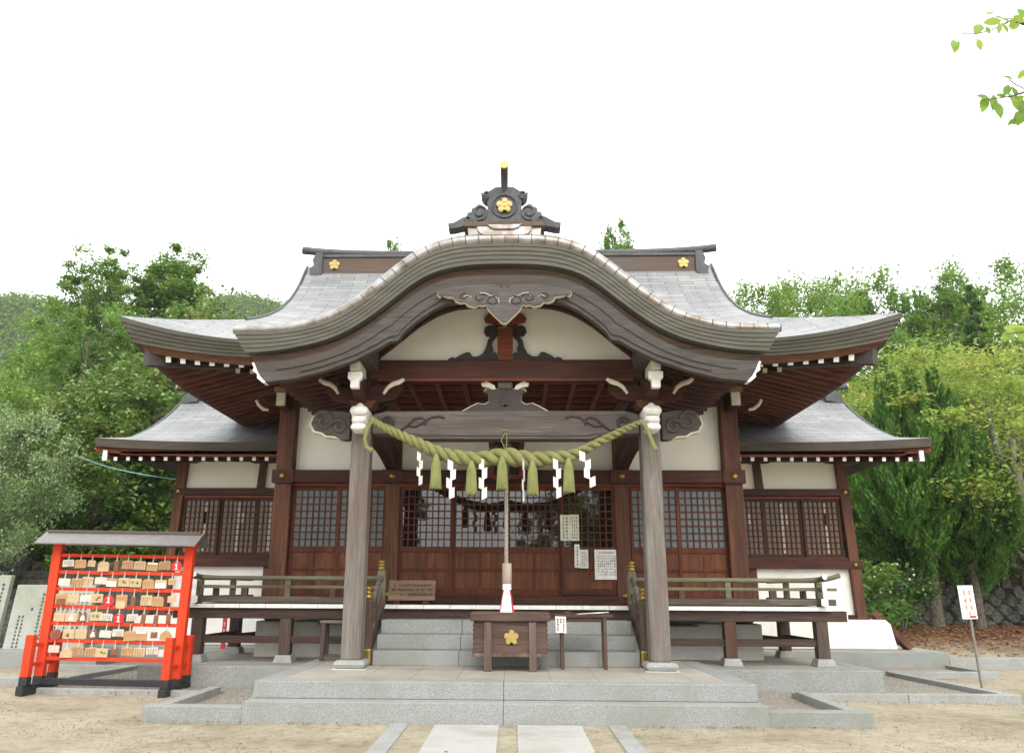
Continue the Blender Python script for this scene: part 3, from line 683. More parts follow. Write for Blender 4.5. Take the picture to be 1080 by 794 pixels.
mb = MB().prism([(-2.12, 3.99), (-1.5, 3.95), (-1.35, 3.9), (1.35, 3.9), (1.5, 3.95), (2.12, 3.99), (2.12, 4.3), (1.9, 4.36), (-1.9, 4.36), (-2.12, 4.3)], PY - .14, PY + .14)
mb.build('carved_tie_beam', BEAMX, PF, .02)
mb = MB()
for s in (1, -1):
    a = np.linspace(0, 2 * math.pi * 1.5, 30)
    mb.tube([(s * (1.86 - .0) + s * (.11 * (1 - .75 * k / 29)) * math.cos(q), PY - .145, 4.16 + .11 * (1 - .75 * k / 29) * math.sin(q)) for k, q in enumerate(a)], .022, 6)
    mb.tube([(s * x, PY - .145, z) for x, z in [(1.78, 4.06), (1.66, 4.04), (1.55, 4.12), (1.45, 4.22), (1.34, 4.25), (1.25, 4.2), (1.28, 4.13)]], .022, 6)
    mb.tube([(s * x, PY - .145, z) for x, z in [(1.55, 4.12), (1.42, 4.1), (1.3, 4.17), (1.18, 4.25), (1.05, 4.27), (.96, 4.24)]], .019, 6)
mb.tube([(x, PY - .143, 3.955 + (.03 if abs(x) > 1.4 else 0)) for x in np.linspace(-2.05, 2.05, 40)], .008, 5)
mb.build('beam_scroll_carving', CARVE, PF)
# carved nosings on both pillars
for s in (1, -1):
    nose = [(2.48, 4.34), (2.72, 4.38), (2.95, 4.36), (3.08, 4.27), (3.12, 4.16), (3.05, 4.05), (2.93, 4.02), (2.86, 3.97), (2.72, 3.96), (2.62, 3.9), (2.48, 3.9)]
    MB().prism([(s * x, z) for x, z in nose], PY - .1, PY + .1).build('carved_nosing', CARVEG, PF, .02)
    wn = [(2.58, 3.895), (2.73, 3.935), (2.88, 3.945), (2.94, 3.99), (3.07, 4.02), (3.15, 4.15), (3.10, 4.28), (3.05, 4.3), (3.0, 4.1), (2.7, 4.0)]
    MB().prism([(s * x, z) for x, z in wn], PY - .08, PY + .08).build('nosing_white_edge', CREAM, PF)
    mb = MB()
    for cx, cz, r0 in ((2.90, 4.2, .165), (2.66, 4.11, .125)):
        mb.tube([(s * (cx + r0 * (1 - .7 * k / 24) * math.cos(.3 * k + .5)), PY - .105, cz + r0 * (1 - .7 * k / 24) * math.sin(.3 * k + .5)) for k in range(25)], .034, 8)
    mb.build('nosing_scrolls', CARVEG, PF)
    # white fronted nosing of the cross beam
    fn = [(-.1, 3.98), (.1, 3.98), (.1, 4.1), (.12, 4.14), (.11, 4.2), (.135, 4.27), (.12, 4.36), (.07, 4.4), (0, 4.46), (-.07, 4.4), (-.12, 4.36), (-.135, 4.27), (-.11, 4.2), (-.12, 4.14), (-.1, 4.1)]
    MB().prism([(s * PX + x, z) for x, z in fn], PY - .36, PY + .1, 0).build('front_nosing', [WHITE], PF, .03)
    mb = MB()
    for z, hw, r in ((4.31, .115, .075), (4.17, .09, .055), (4.05, .095, .06)): mb.tube([(s * PX + x, PY - .35 - .05 * (1 - (x / hw) ** 2), z) for x in np.linspace(-hw, hw, 9)], [r * .7] + [r] * 7 + [r * .7], 10)
    mb.build('front_nosing_rolls', WHITE, PF)
    # bracket set: bearing block, boat arms, upper blocks, purlin end
    for cz in ():
        pass
    MB().hexa([(s * PX - .16, PY - .16, 4.4), (s * PX + .16, PY - .16, 4.4), (s * PX + .16, PY + .16, 4.4), (s * PX - .16, PY + .16, 4.4), (s * PX - .22, PY - .22, 4.52), (s * PX + .22, PY - .22, 4.52), (s * PX + .22, PY + .22, 4.52), (s * PX - .22, PY + .22, 4.52)]).build('bearing_block', DARKZ, PF, .01)
    arm = [(-.62, 4.78), (-.62, 4.7), (-.5, 4.56), (-.2, 4.5), (.2, 4.5), (.5, 4.56), (.62, 4.7), (.62, 4.78)]
    MB().prism([(s * PX + x, z) for x, z in arm], PY - .08, PY + .08).build('bracket_arm', DARKX, PF, .01)
    MB().prismx([(PY - .62 + .5 + x, z) for x, z in arm], s * PX - .09, s * PX + .09).build('bracket_arm', DARKX, PF, .01)
    for dx in (-.5, 0, .5):
        MB().box(s * PX + dx - .12, s * PX + dx + .12, PY - .13, PY + .13, 4.785, 4.88).build('bracket_block', DARKX, PF, .015)
    cr = [(-.065, 4.56), (.065, 4.56), (.065, 4.68), (.11, 4.71), (.11, 4.82), (-.11, 4.82), (-.11, 4.71), (-.065, 4.68)]
    MB().prism([(s * PX + x, z) for x, z in cr], PY - .86, PY - .74).build('bracket_nose', WHITE, PF, .015)
    MB().prism([(s * PX + x, z) for x, z in [(-.075, 4.83), (.075, 4.83), (.065, 5.0), (-.065, 5.0)]], PY - .92, PY - .3).build('beam_nose', [CREAM], PF, .015)
    MB().prism([(s * PX + x - s * .1, z) for x, z in [(-.13, 5.0), (.13, 5.0), (.15, 5.3), (-.15, 5.3)]], PY - 1.0, 15.7, 0).build('purlin', [BARGE], PF, .02)
    for q in (1, -1):            # pale curled tips on the boat arms
        pts = [(s * PX + q * x, PY - .3, z) for x, z in [(.36, 4.6), (.42, 4.7), (.5, 4.76), (.6, 4.79), (.68, 4.84)]]
        MB().tube(pts, [.012, .018, .022, .024, .016], 8, squash=1.8).build('bracket_curl', CREAM, PF)
    # curved beam back to the hall
    mb = MB(); pts = [(s * PX, PY + .15 + 3.05 * k / 10, 4.12 + .14 * math.sin(math.pi * k / 10) - .06 * k / 10) for k in range(11)]
    for a, b in zip(pts[:-1], pts[1:]): mb.bar(a, b, .2, .36)
    mb.build('rainbow_beam', DARKY, PF)
MB().box(-2.2, 2.2, PY - .17, PY + .11, 4.87, 5.2).build('upper_beam', DARKX, PF, .02)
MB().box(-2.05, 2.05, PY - .19, PY - .172, 4.84, 4.88).build('upper_beam_moulding', RED, PF)
# plaster in the gable and its carved strut
tp = [tuple(q) for q in (E3 * [1, 1] - [0, .1]) if abs(q[0]) < 2.5]
MB().prism([(x, z) for x, z in tp] + [(2.5, 5.15), (-2.5, 5.15)], PY - .02, PY + .04).build('gable_plaster', PLASTER, PF)
MB().prism([(-.12, 5.2), (.12, 5.2), (.13, 5.75), (-.13, 5.75)], PY - .16, PY - .02).build('gable_strut', RED, PF, .01)
sh = [(58, 585), (60, 540), (75, 525), (100, 545), (108, 500), (95, 460), (70, 430), (65, 400), (100, 405), (140, 400), (155, 375), (150, 350), (125, 335), (90, 332), (60, 340), (0, 340)]
so_ = [(58, 585), (420, 585), (415, 570), (385, 558), (370, 568), (330, 545), (285, 525), (262, 525), (240, 555), (200, 555), (165, 535), (140, 490), (128, 440), (105, 410), (140, 405), (158, 378), (150, 348), (125, 333), (90, 332), (58, 342), (58, 400), (90, 440), (100, 470), (88, 500), (95, 530), (70, 528), (58, 540)]
sw = lambda p: (p[0] / 7.2 * .0160, 5.2 + (587 - p[1]) / 7.2 * .0172)
for s in (1, -1):
    MB().prism([(s * sw(p)[0], sw(p)[1]) for p in so_], PY - .1, PY - .03).build('strut_carving', CARVE, PF)
    MB().prism([(s * x, z) for x, z in [(.03, 5.9), (.03, 5.8), (.12, 5.8), (.22, 5.85), (.33, 5.87), (.35, 5.93), (.28, 6.02), (.2, 6.02), (.1, 5.93)]], PY - .1, PY - .03).build('strut_carving', RED, PF)
# frog-leg strut on the tie beam, white edged
fl = [(0, 150), (-68, 150), (-78, 158), (-62, 170), (-58, 195), (-75, 206), (-100, 202), (-122, 212), (-148, 226), (-160, 232), (0, 232)]
fwv = lambda p: (p[0] / 3.484 * .0152, 4.355 + (232 - p[1]) / 3.484 * .0158)
fp = sym(fl, fwv); MB().prism(fp, PY - .1, PY + .06).build('frog_leg_strut', CARVE, PF, .008)
MB().prism([(x * 1.018, z + (.012 if z > 4.37 else 0)) for x, z in fp], PY - .08, PY + .05).build('strut_white_edge', CREAM, PF)
mb = MB().box(-.12, .12, PY - .13, PY + .1, 4.72, 4.84); mb.build('bracket_block', BEAMX, PF, .02)
for s in (1, -1):
    MB().prism([(s * x, z) for x, z in [(.15, 4.72), (.2, 4.71), (.27, 4.75), (.37, 4.77), (.385, 4.82), (.33, 4.84), (.3, 4.86), (.17, 4.78)]], PY - .12, PY - .03).build('bracket_curl', CREAM, PF)
mb = MB(); plum(mb, 0, PY - .102, 4.53, .1, .012); mb.build('strut_plum_carving', CARVE, PF)
# coffered ceiling of the porch
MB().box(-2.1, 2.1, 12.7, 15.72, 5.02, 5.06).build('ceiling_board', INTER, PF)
mb = MB()
for k in range(10): x = -2.07 + .46 * k; mb.box(x - .035, x + .035, 12.7, 15.72, 4.9, 4.97)
for k in range(7): y = 12.9 + .45 * k; mb.box(-2.1, 2.1, y - .035, y + .035, 4.93, 5.0)
mb.build('ceiling_lattice', RED, PF)
MB().box(-2.1, 2.1, 15.45, 15.71, 4.75, 4.9).build('ceiling_beam', DARKX, PF)

# hall body
HB = part('hall_body', HALL, (0, 15.8, .38))
WY = 15.8
MB().box(-4.68, 4.68, 15.42, 22.2, .38, 1.02).build('concrete_base', CONC, HB, .02)
MB().box(-4.3, 4.3, WY + .06, WY + .12, 3.88, 6.1).build('plaster_wall', PLASTER, HB)
for s in (1, -1):
    MB().box(s * 4.3 - .06, s * 4.3 + .06, WY + .1, 22.1, 1.3, 6.1).build('side_wall', PLASTER, HB)
    MB().box(s * 4.42 - .17, s * 4.42 + .17, WY - .17, WY + .17, 1.02, 5.95).build('corner_column', DARKZ, HB, .02)
    MB().box(s * 2.24 - .14, s * 2.24 + .14, WY - .13, WY + .15, 1.36, 5.3).build('inner_column', DARKZ, HB, .02)
    MB().box(s * 4.42 - .17, s * 4.42 + .17, 21.9, 22.24, 1.02, 5.95).build('corner_column', DARKZ, HB, .02)
    for x in (4.42, 2.24):
        MB().tube([(s * x, WY - .24, 3.755), (s * x, WY - .26, 3.755), (s * x, WY - .275, 3.755)], [.062, .055, .02], 14).build('brass_nail_cover', BRASS, HB)
    MB().tube([(s * 2.24, WY - .21, 1.50), (s * 2.24, WY - .23, 1.50), (s * 2.24, WY - .245, 1.50)], [.062, .055, .02], 14).build('brass_nail_cover', BRASS, HB)
    # bracket at the top of the corner column
    MB().prism([(s * 4.42 + x, z) for x, z in [(-.5, 5.42), (-.5, 5.35), (-.35, 5.2), (.35, 5.2), (.5, 5.35), (.5, 5.42)]], WY - .1, WY + .1).build('bracket_arm', DARKX, HB, .01)
    MB().box(s * 4.42 - .09, s * 4.42 + .09, WY - .75, WY - .68, 5.06, 5.32).build('bracket_nose', CREAM, HB, .02)
    MB().box(s * 4.42 - .13, s * 4.42 + .13, WY - .8, WY - .66, 5.32, 5.42).build('bracket_block', BOARD, HB, .01)
    MB().box(s * 4.42 - .08, s * 4.42 + .08, WY - .68, WY - .17, 5.05, 5.36).build('bracket_arm', DARKY, HB)
    MB().tube([(s * x, WY - .5, z) for x, z in [(4.72, 5.02), (4.82, 5.04), (4.92, 5.12), (4.98, 5.22)]], [.025, .035, .035, .03], 8).build('bracket_curl', CREAM, HB)
for a, b in ((-4.56, -2.38), (-2.1, 2.1), (2.38, 4.56)):
    MB().box(a, b, WY - .2, WY + .05, 3.63, 3.88).build('wall_beam', DARKX, HB, .015)
    MB().box(a, b, WY - .1, WY + .08, 3.57, 3.628).build('door_head', RED, HB)
    MB().box(a, b, WY - .16, WY + .1, 1.35, 1.5).build('door_sill', DARKX, HB, .01)
for x in (-4.42, -2.24, 2.24, 4.42): MB().box(x - .22, x + .22, WY - .235, WY - .1, 3.62, 3.885).build('beam_clasp', DARKX, HB, .01)
MB().box(-2.12, 2.12, WY - .4, WY - .17, 1.35, 1.43).build('door_step', DARKX, HB, .01)
# shrine name board, mostly behind the straw rope
mb = MB().box(-.26, .26, WY - .75, WY - .69, 3.7, 4.5); NB = mb.build('name_board', INTER, HB, .01)
mb = MB()
for s in (1, -1): mb.prism([(s * x, z) for x, z in [(.24, 3.66), (.34, 3.64), (.36, 3.8), (.33, 3.9), (.36, 4.05), (.33, 4.2), (.37, 4.5), (.24, 4.5)]], WY - .79, WY - .68)
mb.box(-.27, .27, WY - .79, WY - .68, 3.62, 3.7); mb.box(-.27, .27, WY - .79, WY - .68, 4.5, 4.58); mb.build('name_board_frame', RED, HB, .01)
mb = MB(); glyphs(mb, -.13, 4.48, 1, 3, .26, .26, WY - .755, 3); mb.build('name_board_lettering', GOLD, HB)
def sliding_door(x0, x1, y, z0, z1, zp, cols, rows, glass, npan, th=.05):
    "one door leaf: frame, lattice over glass above zp, sunk panels below"
    d = part('sliding_door', HALL, ((x0 + x1) / 2, y, z0)); fw_ = .055; mb = MB()
    mb.box(x0, x0 + fw_, y, y + th, z0, z1).box(x1 - fw_, x1, y, y + th, z0, z1)
    for a, b in ((z0, z0 + .13), (zp - .06, zp + .05), (z1 - .07, z1)): mb.box(x0 + fw_, x1 - fw_, y + .002, y + th - .002, a, b)
    zm = z0 + .13 + (zp - .06 - z0 - .13) * .52
    mb.box(x0 + fw_, x1 - fw_, y + .003, y + th - .003, zm - .028, zm + .028)
    for k in range(1, npan): xm = x0 + fw_ + (x1 - x0 - 2 * fw_) * k / npan; mb.box(xm - .028, xm + .028, y + .005, y + th - .005, z0 + .13, zp - .06)
    mb.build('door_frame', DOORZ, d, .004)
    MB().box(x0 + fw_, x1 - fw_, y + .025, y + .04, z0 + .1, zp - .03).build('door_panel', PANEL, d)
    mb = MB(); lx, lz = x1 - x0 - 2 * fw_, z1 - .07 - zp - .05
    for k in range(1, cols): xm = x0 + fw_ + lx * k / cols; mb.box(xm - .0105, xm + .0105, y + .006, y + .034, zp + .05, z1 - .07)
    for k in range(1, rows): zz = zp + .05 + lz * k / rows; mb.box(x0 + fw_, x1 - fw_, y + .009, y + .032, zz - .0105, zz + .0105)
    mb.build('lattice', DOORZ, d)
    MB().box(x0 + fw_, x1 - fw_, y + .036, y + .044, zp + .05, z1 - .07).build('glass_pane', glass, d)
for s in (1, -1):
    xs = [2.4, 3.33, 4.25]
    for k in range(2):
        a, b = sorted((s * xs[k], s * xs[k + 1])); sliding_door(a, b + .02, WY - .06 + .055 * k, 1.5, 3.57, 2.36, 7, 8, FROST, 2)
for k in range(4):
    x0 = -2.1 + 1.05 * k; sliding_door(x0, x0 + 1.05, WY - .06 + (.055 if k in (1, 2) else 0), 1.5, 3.57, 2.36, 8, 8, GLASS, 2)
MB().prism([(-.45 + x, z) for x, z in [(1.5 - .0, 1.52), (2.48, 1.52), (2.48, 1.6), (2.44, 1.63), (1.6, 1.63), (1.52, 1.6)]], WY - .13, WY - .07).build('door_stop_board', DARKX, HB)
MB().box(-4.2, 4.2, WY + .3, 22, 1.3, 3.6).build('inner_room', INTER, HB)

# veranda
VE = part('veranda', HALL, (0, 14.4, 1.3))
mb = MB(); x = -5.58
while x < 5.57:
    x2 = min(x + .46, 5.58); mb.box(x + .003, x2 - .003, 14.35, 15.62 if abs(x + .2) < 4.7 else 17.4, 1.28, 1.346, [0, 0, 1, 0, 0, 0]); x = x2
mb.build('floor_boards', [VER, WHITE], VE)
MB().box(-5.85, 5.85, 14.42, 14.6, 1.1, 1.276).build('floor_beam', DKV, VE, .01)
for s in (1, -1):
    MB().box(s * 5.4 - .09, s * 5.4 + .09, 14.62, 17.3, 1.1, 1.276).build('floor_beam', DKV, VE, .01)
    MB().box(s * 5.85 - .004, s * 5.85 + .004 + .006 * s, 14.42, 14.6, 1.1, 1.276).build('beam_end', WHITE, VE)
    for x, y in ((5.4, 14.5), (3.84, 14.5), (5.38, 16.4), (2.55, 14.5)):
        if x < 3: continue
        MB().box(s * x - .1, s * x + .1, y - .1, y + .1, .5, 1.1).build('post', VERZ, VE, .012)
        MB().hexa([(s * x - .17, y - .17, .375), (s * x + .17, y - .17, .375), (s * x + .17, y + .17, .375), (s * x - .17, y + .17, .375), (s * x - .13, y - .13, .5), (s * x + .13, y - .13, .5), (s * x + .13, y + .13, .5), (s * x - .13, y + .13, .5)]).build('post_base_stone', KERB, VE, .01)
    a, b = sorted((s * 2.3, s * 5.3)); MB().box(a, b, 14.45, 14.53, .69, .81).build('tie_rail', DKV, VE, .008)
    MB().bar((s * 5.39, 14.6, .75), (s * 5.38, 16.3, .75), .07, .11).build('tie_rail', DKV, VE)
    MB().bar((s * 5.3, 14.7, .74), (s * 4.7, 17.2, .74), .07, .1).build('tie_rail', DKV, VE)
    # balustrade
    top = [(s * x, 14.45, 1.785 + (.09 * max(0, (x - 5.3) / .5) ** 2)) for x in np.linspace(2.25, 5.8, 24)]
    MB().tube(top, .042, 10).build('handrail', MOSSY, VE)
    MB().bar((s * 2.25, 14.45, 1.635), (s * 5.72, 14.45, 1.635), .075, .05).build('mid_rail', MOSSY, VE, .006)
    MB().bar((s * 2.25, 14.45, 1.42), (s * 5.68, 14.45, 1.42), .112, .105).build('bottom_rail', VER, VE, .008)
    for x in (3.85, 5.42): MB().box(s * x - .052, s * x + .052, 14.4, 14.5, 1.35, 1.75).build('baluster', MOSSY, VE, .008)
    for x in (3.05, 4.62): MB().box(s * x - .055, s * x + .055, 14.41, 14.49, 1.47, 1.61).build('short_strut', VERZ, VE, .005)
    W2 = [MOSSY, WHITE]
    mb = MB().tube([(s * 5.42, 14.12, 1.84), (s * 5.42, 14.3, 1.81), (s * 5.42, 14.6, 1.80), (s * 5.42, 17.3, 1.80)], .042, 10); mb.m[-2] = 1; mb.build('handrail', W2, VE)
    MB().bar((s * 5.42, 14.18, 1.64), (s * 5.42, 17.3, 1.64), .075, .055, mi=[1, 0, 0, 0, 0, 0]).build('mid_rail', W2, VE)
    MB().bar((s * 5.42, 14.22, 1.425), (s * 5.42, 17.3, 1.425), .115, .115, mi=[1, 0, 0, 0, 0, 0]).build('bottom_rail', W2, VE)
    MB().box(s * 5.42 - .05, s * 5.42 + .05, 16.1, 16.2, 1.35, 1.76).build('baluster', MOSSY, VE, .008)
    for y in (15.2, 16.9): MB().box(s * 5.42 - .045, s * 5.42 + .045, y, y + .1, 1.48, 1.61).build('short_strut', VERZ, VE)
    MB().box(s * 4.35 - .16, s * 4.35 + .16, 15.25, 15.41, 1.06, 1.22).build('joist_end', BOARD, VE, .02)
    MB().bar((s * 3.2, 15.0, 1.0), (s * 3.2, 15.4, 1.0), .45, .03).build('floor_cleat', VER, VE)
# stair balustrades with brass caps
SR = part('stair_balustrade', HALL, (0, 13.6, .47))
gib = [(.05, 0), (.082, .0), (.082, .05), (.07, .055), (.07, .085), (.085, .09), (.085, .12), (.055, .13), (.05, .145), (.078, .17), (.075, .2), (.04, .225), (.012, .245)]
for s in (1, -1):
    x = s * 2.17
    MB().box(x - .085, x + .085, 12.92, 13.09, .465, 1.46).build('newel_post', VERZ, SR, .03)
    MB().box(x - .092, x + .092, 12.913, 13.097, .466, .72).build('newel_brass_shoe', BRASS, SR, .03)
    MB().lathe([(r * .95, z * .85) for r, z in gib], (x, 13.005, 1.46), 20).build('brass_finial', BRASS, SR)
    MB().box(x - .075, x + .075, 14.22, 14.37, 1.3, 1.93).build('newel_post', MOSSY, SR, .03)
    MB().lathe([(r * .8, z * .75) for r, z in gib], (x, 14.295, 1.93), 20).build('brass_finial', BRASS, SR)
    crv = [(x, 13.05, 1.22), (x, 13.3, 1.32), (x, 13.6, 1.48), (x, 13.9, 1.66), (x, 14.1, 1.76), (x, 14.25, 1.8)]
    MB().tube(crv, .045, 8).build('handrail', VER, SR)
    mb = MB()
    for dz in (-.2, -.42): mb.bar((x, 13.05, 1.2 + dz), (x, 14.25, 1.74 + dz), .06, .07)
    mb.build('mid_rail', VER, SR)
    MB().bar((x, 13.0, .62), (x, 14.35, 1.34), .11, .2).build('stair_stringer', VERZ, SR)
    MB().bar((x, 13.65, .95), (x, 13.65, 1.5), .08, .08, (0, 1, 0)).build('baluster', VERZ, SR)

# side wings
WW = 19.0
wpc = [(0, 4.76), (.7, 4.98), (1.5, 5.34), (2.3, 5.78), (2.9, 6.18), (3.3, 6.5)]
for s, side in ((1, 'right'), (-1, 'left')):
    WG = part('side_wing', HALL, (s * 6.5, 19, .38))
    lx0, lx1 = 4.5, 7.92
    def bx(x0, x1, y0, y1, z0, z1, name, mat, bev=.008):
        a, b = sorted((s * x0, s * x1)); return MB().box(a, b, y0, y1, z0, z1).build(name, mat, WG, bev)
    lean = .13
    MB().bar((s * 7.96, WW, 1.0), (s * (7.96 - lean), WW, 4.75), .22, .24, (0, -1, 0)).build('corner_post', DARKZ, WG, .01)
    MB().bar((s * 5.93, WW, 3.8), (s * 5.88, WW, 4.62), .17, .2, (0, -1, 0)).build('wall_post', DARKZ, WG, .008)
    bx(lx0, 7.95, WW + .02, WW + .1, 1.0, 2.2, 'lower_plaster', WPLAST, 0)
    bx(lx0, 7.9, WW + .02, WW + .1, 3.85, 4.65, 'upper_plaster', PLASTER, 0)
    bx(lx0, 7.98, WW - .137, WW + .08, 3.76, 3.92, 'wall_beam', DARKX); bx(lx0, 7.86, WW - .07, WW + .06, 3.69, 3.757, 'window_head', RED)
    bx(lx0, 8.1, WW - .135, WW + .08, 2.1, 2.29, 'wall_beam', DARKX); bx(lx0, 7.9, WW - .08, WW + .06, 2.293, 2.36, 'window_sill', DARKX)
    for x in (5.05, 5.62): bx(x - .09, x + .09, WW - .05, WW + .05, 1.0, 2.1, 'wall_stud', DARKZ)
    bx(lx0, 8.14, WW - .07, WW + .06, 1.0, 1.1, 'ground_sill', DARKX)
    MB().prism([(s * x, z) for x, z in [(4.0, .368), (8.62, .368), (8.52, .9), (8.42, 1.0), (4.0, 1.0)]], WW - .25, WW + 4).build('white_plinth', WPLAST, WG, .05)
    MB().bar((s * 8.3, WW + .15, 1.14), (s * 8.95, WW - .05, .38), .14, .3, (0, -1, 0)).build('skirt_board', DARKZ, WG, .01)
    for zz in (3.84, 2.2): MB().tube([(s * (7.96 - lean * (zz - 1) / 3.75), WW - .14, zz), (s * (7.96 - lean * (zz - 1) / 3.75), WW - .18, zz)], [.055, .03], 12).build('brass_nail_cover', BRASS, WG)
    # three sliding window leaves
    xs = [5.1, 5.98, 6.86, 7.74]
    for k in range(3):
        a, b = sorted((s * xs[k], s * xs[k + 1])); y = WW - .04 + (.05 if k == 1 else 0); mb = MB()
        fr = .06; z0, z1 = 2.36, 3.69
        mb.box(a, a + fr, y, y + .045, z0, z1).box(b - fr, b, y, y + .045, z0, z1).box(a + fr, b - fr, y, y + .045, z0, z0 + .07).box(a + fr, b - fr, y, y + .045, z1 - .06, z1)
        for i in range(1, 7): xm = a + fr + (b - a - 2 * fr) * i / 7; mb.box(xm - .012, xm + .012, y + .006, y + .034, z0 + .07, z1 - .06)
        for i in range(1, 9): zz = z0 + .07 + (z1 - z0 - .13) * i / 9; mb.box(a + fr, b - fr, y + .004, y + .03, zz - .011, zz + .011)
        mb.build('lattice_window', LATT, WG)
        MB().box(a + fr, b - fr, y + .035, y + .042, z0 + .07, z1 - .06).build('glass_pane', TANGL, WG)
        # pale things standing close behind the glass show through as light strips
        MB().box(a + fr + .22 + .1 * k, a + fr + .30 + .1 * k, y + .0345, y + .0348, z0 + .1, z1 - .1).build('paper_strip', CURT2, WG)
        MB().box(a + fr + .43, a + fr + .50, y + .0345, y + .0348, z0 + .75, z0 + 1.0).build('paper_strip', CURT2, WG)
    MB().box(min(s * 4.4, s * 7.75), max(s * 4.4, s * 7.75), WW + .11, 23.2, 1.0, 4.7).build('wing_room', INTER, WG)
    bx(7.75, 7.9, WW + .1, 23.2, 1.0, 4.7, 'end_wall', WPLAST, 0)
    # boat-shaped arms under the eave, eave plate
    for x in (5.86, 7.86):
        MB().prism([(s * x + q, z) for q, z in [(-.42, 4.72), (-.42, 4.62), (-.36, 4.55), (-.28, 4.53), (.28, 4.53), (.36, 4.55), (.42, 4.62), (.42, 4.72)]], WW - .14, WW + .1).build('boat_arm', DARKX, WG, .01)
    bx(4.4, 8.9, WW - .12, WW + .1, 4.722, 4.9, 'eave_plate', DARKX)
    # roof of the wing
    A0 = 9.28; XVW = 8.78; yE = 17.4; yR = 20.8; pc = smooth_curve(wpc, 80); D = yR - yE
    P = lambda d: np.interp(d, pc[:, 0], pc[:, 1]); ds = np.linspace(0, D, 30)
    for sg in (1, -1):
        us = np.linspace(0, 1, 33); d = ds[:, None] + 0 * us[None]; hw = np.where(d < .5, A0 - d, XVW + .12 * (d > 2.6) * 0)
        X = 3.9 + us[None] * (hw - 3.9); Z = P(d) + .1 * np.clip((X - 6.2) / 3.1, 0, 1) ** 2 * np.exp(-d / 1.2); Y = yE + d if sg == 1 else 2 * yR - yE - d
        Q = np.stack([s * X, Y, Z], -1); UV = np.stack([X, d * 1.15], -1)
        if sg * s == -1: Q = Q[:, ::-1]; UV = UV[:, ::-1]
        grid_mesh('wing_roof_slope', Q.transpose(1, 0, 2), UV.transpose(1, 0, 2), ROOF, WG)
    zt = lambda x: 4.76 + .1 * max(0, min(1, (x - 6.2) / 3.1)) ** 2
    mb = MB(); xs_ = np.linspace(3.9, A0, 28)
    mb.strip([(s * x, zt(x) - .003) for x in xs_], [(s * (x if x < 9 else x - .05), zt(x) - .19) for x in xs_], yE - .0, yE + .1)
    mb.build('wing_eave_fascia', WFASC, WG)
    mb = MB(); mb.prismx([(yE + .02, 4.85), (2 * yR - yE - .02, 4.85), (2 * yR - yE - .1, 4.66), (yE + .1, 4.66)], s * (A0 - .06), s * (A0 - .0)); mb.build('wing_eave_fascia', WFASC, WG)
    mb = MB(); ya = 2 * yR - yE                                   # skirt under the gable end
    mb.add([(s * A0, yE, 4.86), (s * A0, ya, 4.86), (s * XVW, ya - .5, 4.93), (s * XVW, yE + .5, 4.93)], [(0, 1, 2, 3)]); mb.build('wing_skirt_slope', ROOF, WG)
    MB().prismx([(yE + .5, 4.9), (2 * yR - yE - .5, 4.9)] + [(2 * yR - yE - q, float(P(q)) - .06) for q in np.linspace(.5, D, 12)] + [(yE + q, float(P(q)) - .06) for q in np.linspace(D, .5, 12)[1:]], s * (XVW - .3), s * (XVW - .25)).build('wing_gable_wall', PLASTER, WG)
    vr = [(s * XVW, yE + q, float(P(q)) + .05) for q in np.linspace(.4, D, 16)]; vr += [(x, 2 * yR - y, z) for x, y, z in vr[-2::-1]]
    mb = MB().tube([(x, y, z - .04) for x, y, z in vr], .03, 8)
    for a, b in zip(vr[:-1], vr[1:]): mb.bar(Vector(a) - Vector((0, 0, .15)), Vector(b) - Vector((0, 0, .15)), .05, .16)
    mb.build('wing_verge', ROOF, WG)
    bx(3.9, 8.72, yE + .12, yE + .3, 4.5, 4.58, 'wing_edge_board', RED); 
    MB().strip([(s * x, zt(x) - .19) for x in xs_], [(s * x, zt(x) - .30) for x in xs_], yE + .12, yE + .2).build('wing_edge_board', RED, WG)
    mb = MB(); mb.add([(s * 3.9, yE + .2, 4.5), (s * 9.1, yE + .2, 4.5), (s * 9.1, WW + .1, 4.9), (s * 3.9, WW + .1, 4.9)], [(0, 1, 2, 3)]); mb.build('wing_soffit_board', DARKX, WG)
    for k in range(16):
        x = 4.55 + .287 * k; rafter(WG, (s * x, yE + .22, 4.42), (s * x, WW + .1, 4.42 + .2), .08, .085, [DARKY, WHITE], 'wing_rafter')
    MB().box(s * 9.05 - .05, s * 9.05 + .05, yE + .1, yE + .16, 4.36, 4.6).build('hip_rafter_end', WHITE, WG, .005)
    MB().bar((s * 9.05, yE + .16, 4.5), (s * 7.9, WW, 4.72), .1, .2).build('hip_rafter', DARKY, WG)
    bx(4.0, 8.45, yR - .16, yR + .16, 6.4, 6.72, 'wing_ridge_box', RIDGEM)
    MB().tube([(s * x, yR, 6.78 + .1 * max(0, (x - 7.6) / 1.4) ** 2) for x in np.linspace(4, 9.0, 16)], .08, 8).build('wing_ridge_cap', ORN, WG)
    MB().prism([(s * x, z) for x, z in [(8.3, 6.75), (8.56, 6.76), (8.62, 6.64), (8.72, 6.55), (8.78, 6.4), (8.92, 6.28), (8.9, 6.2), (8.7, 6.22), (8.55, 6.35), (8.45, 6.4), (8.3, 6.4)]], yR - .3, yR + .3).build('wing_ridge_ornament', ORN, WG, .03)
    MB().tube([(s * 9.0, yR, 6.87), (s * 9.03, yR, 6.875)], .083, 10).build('wing_ridge_tip', GOLD, WG)

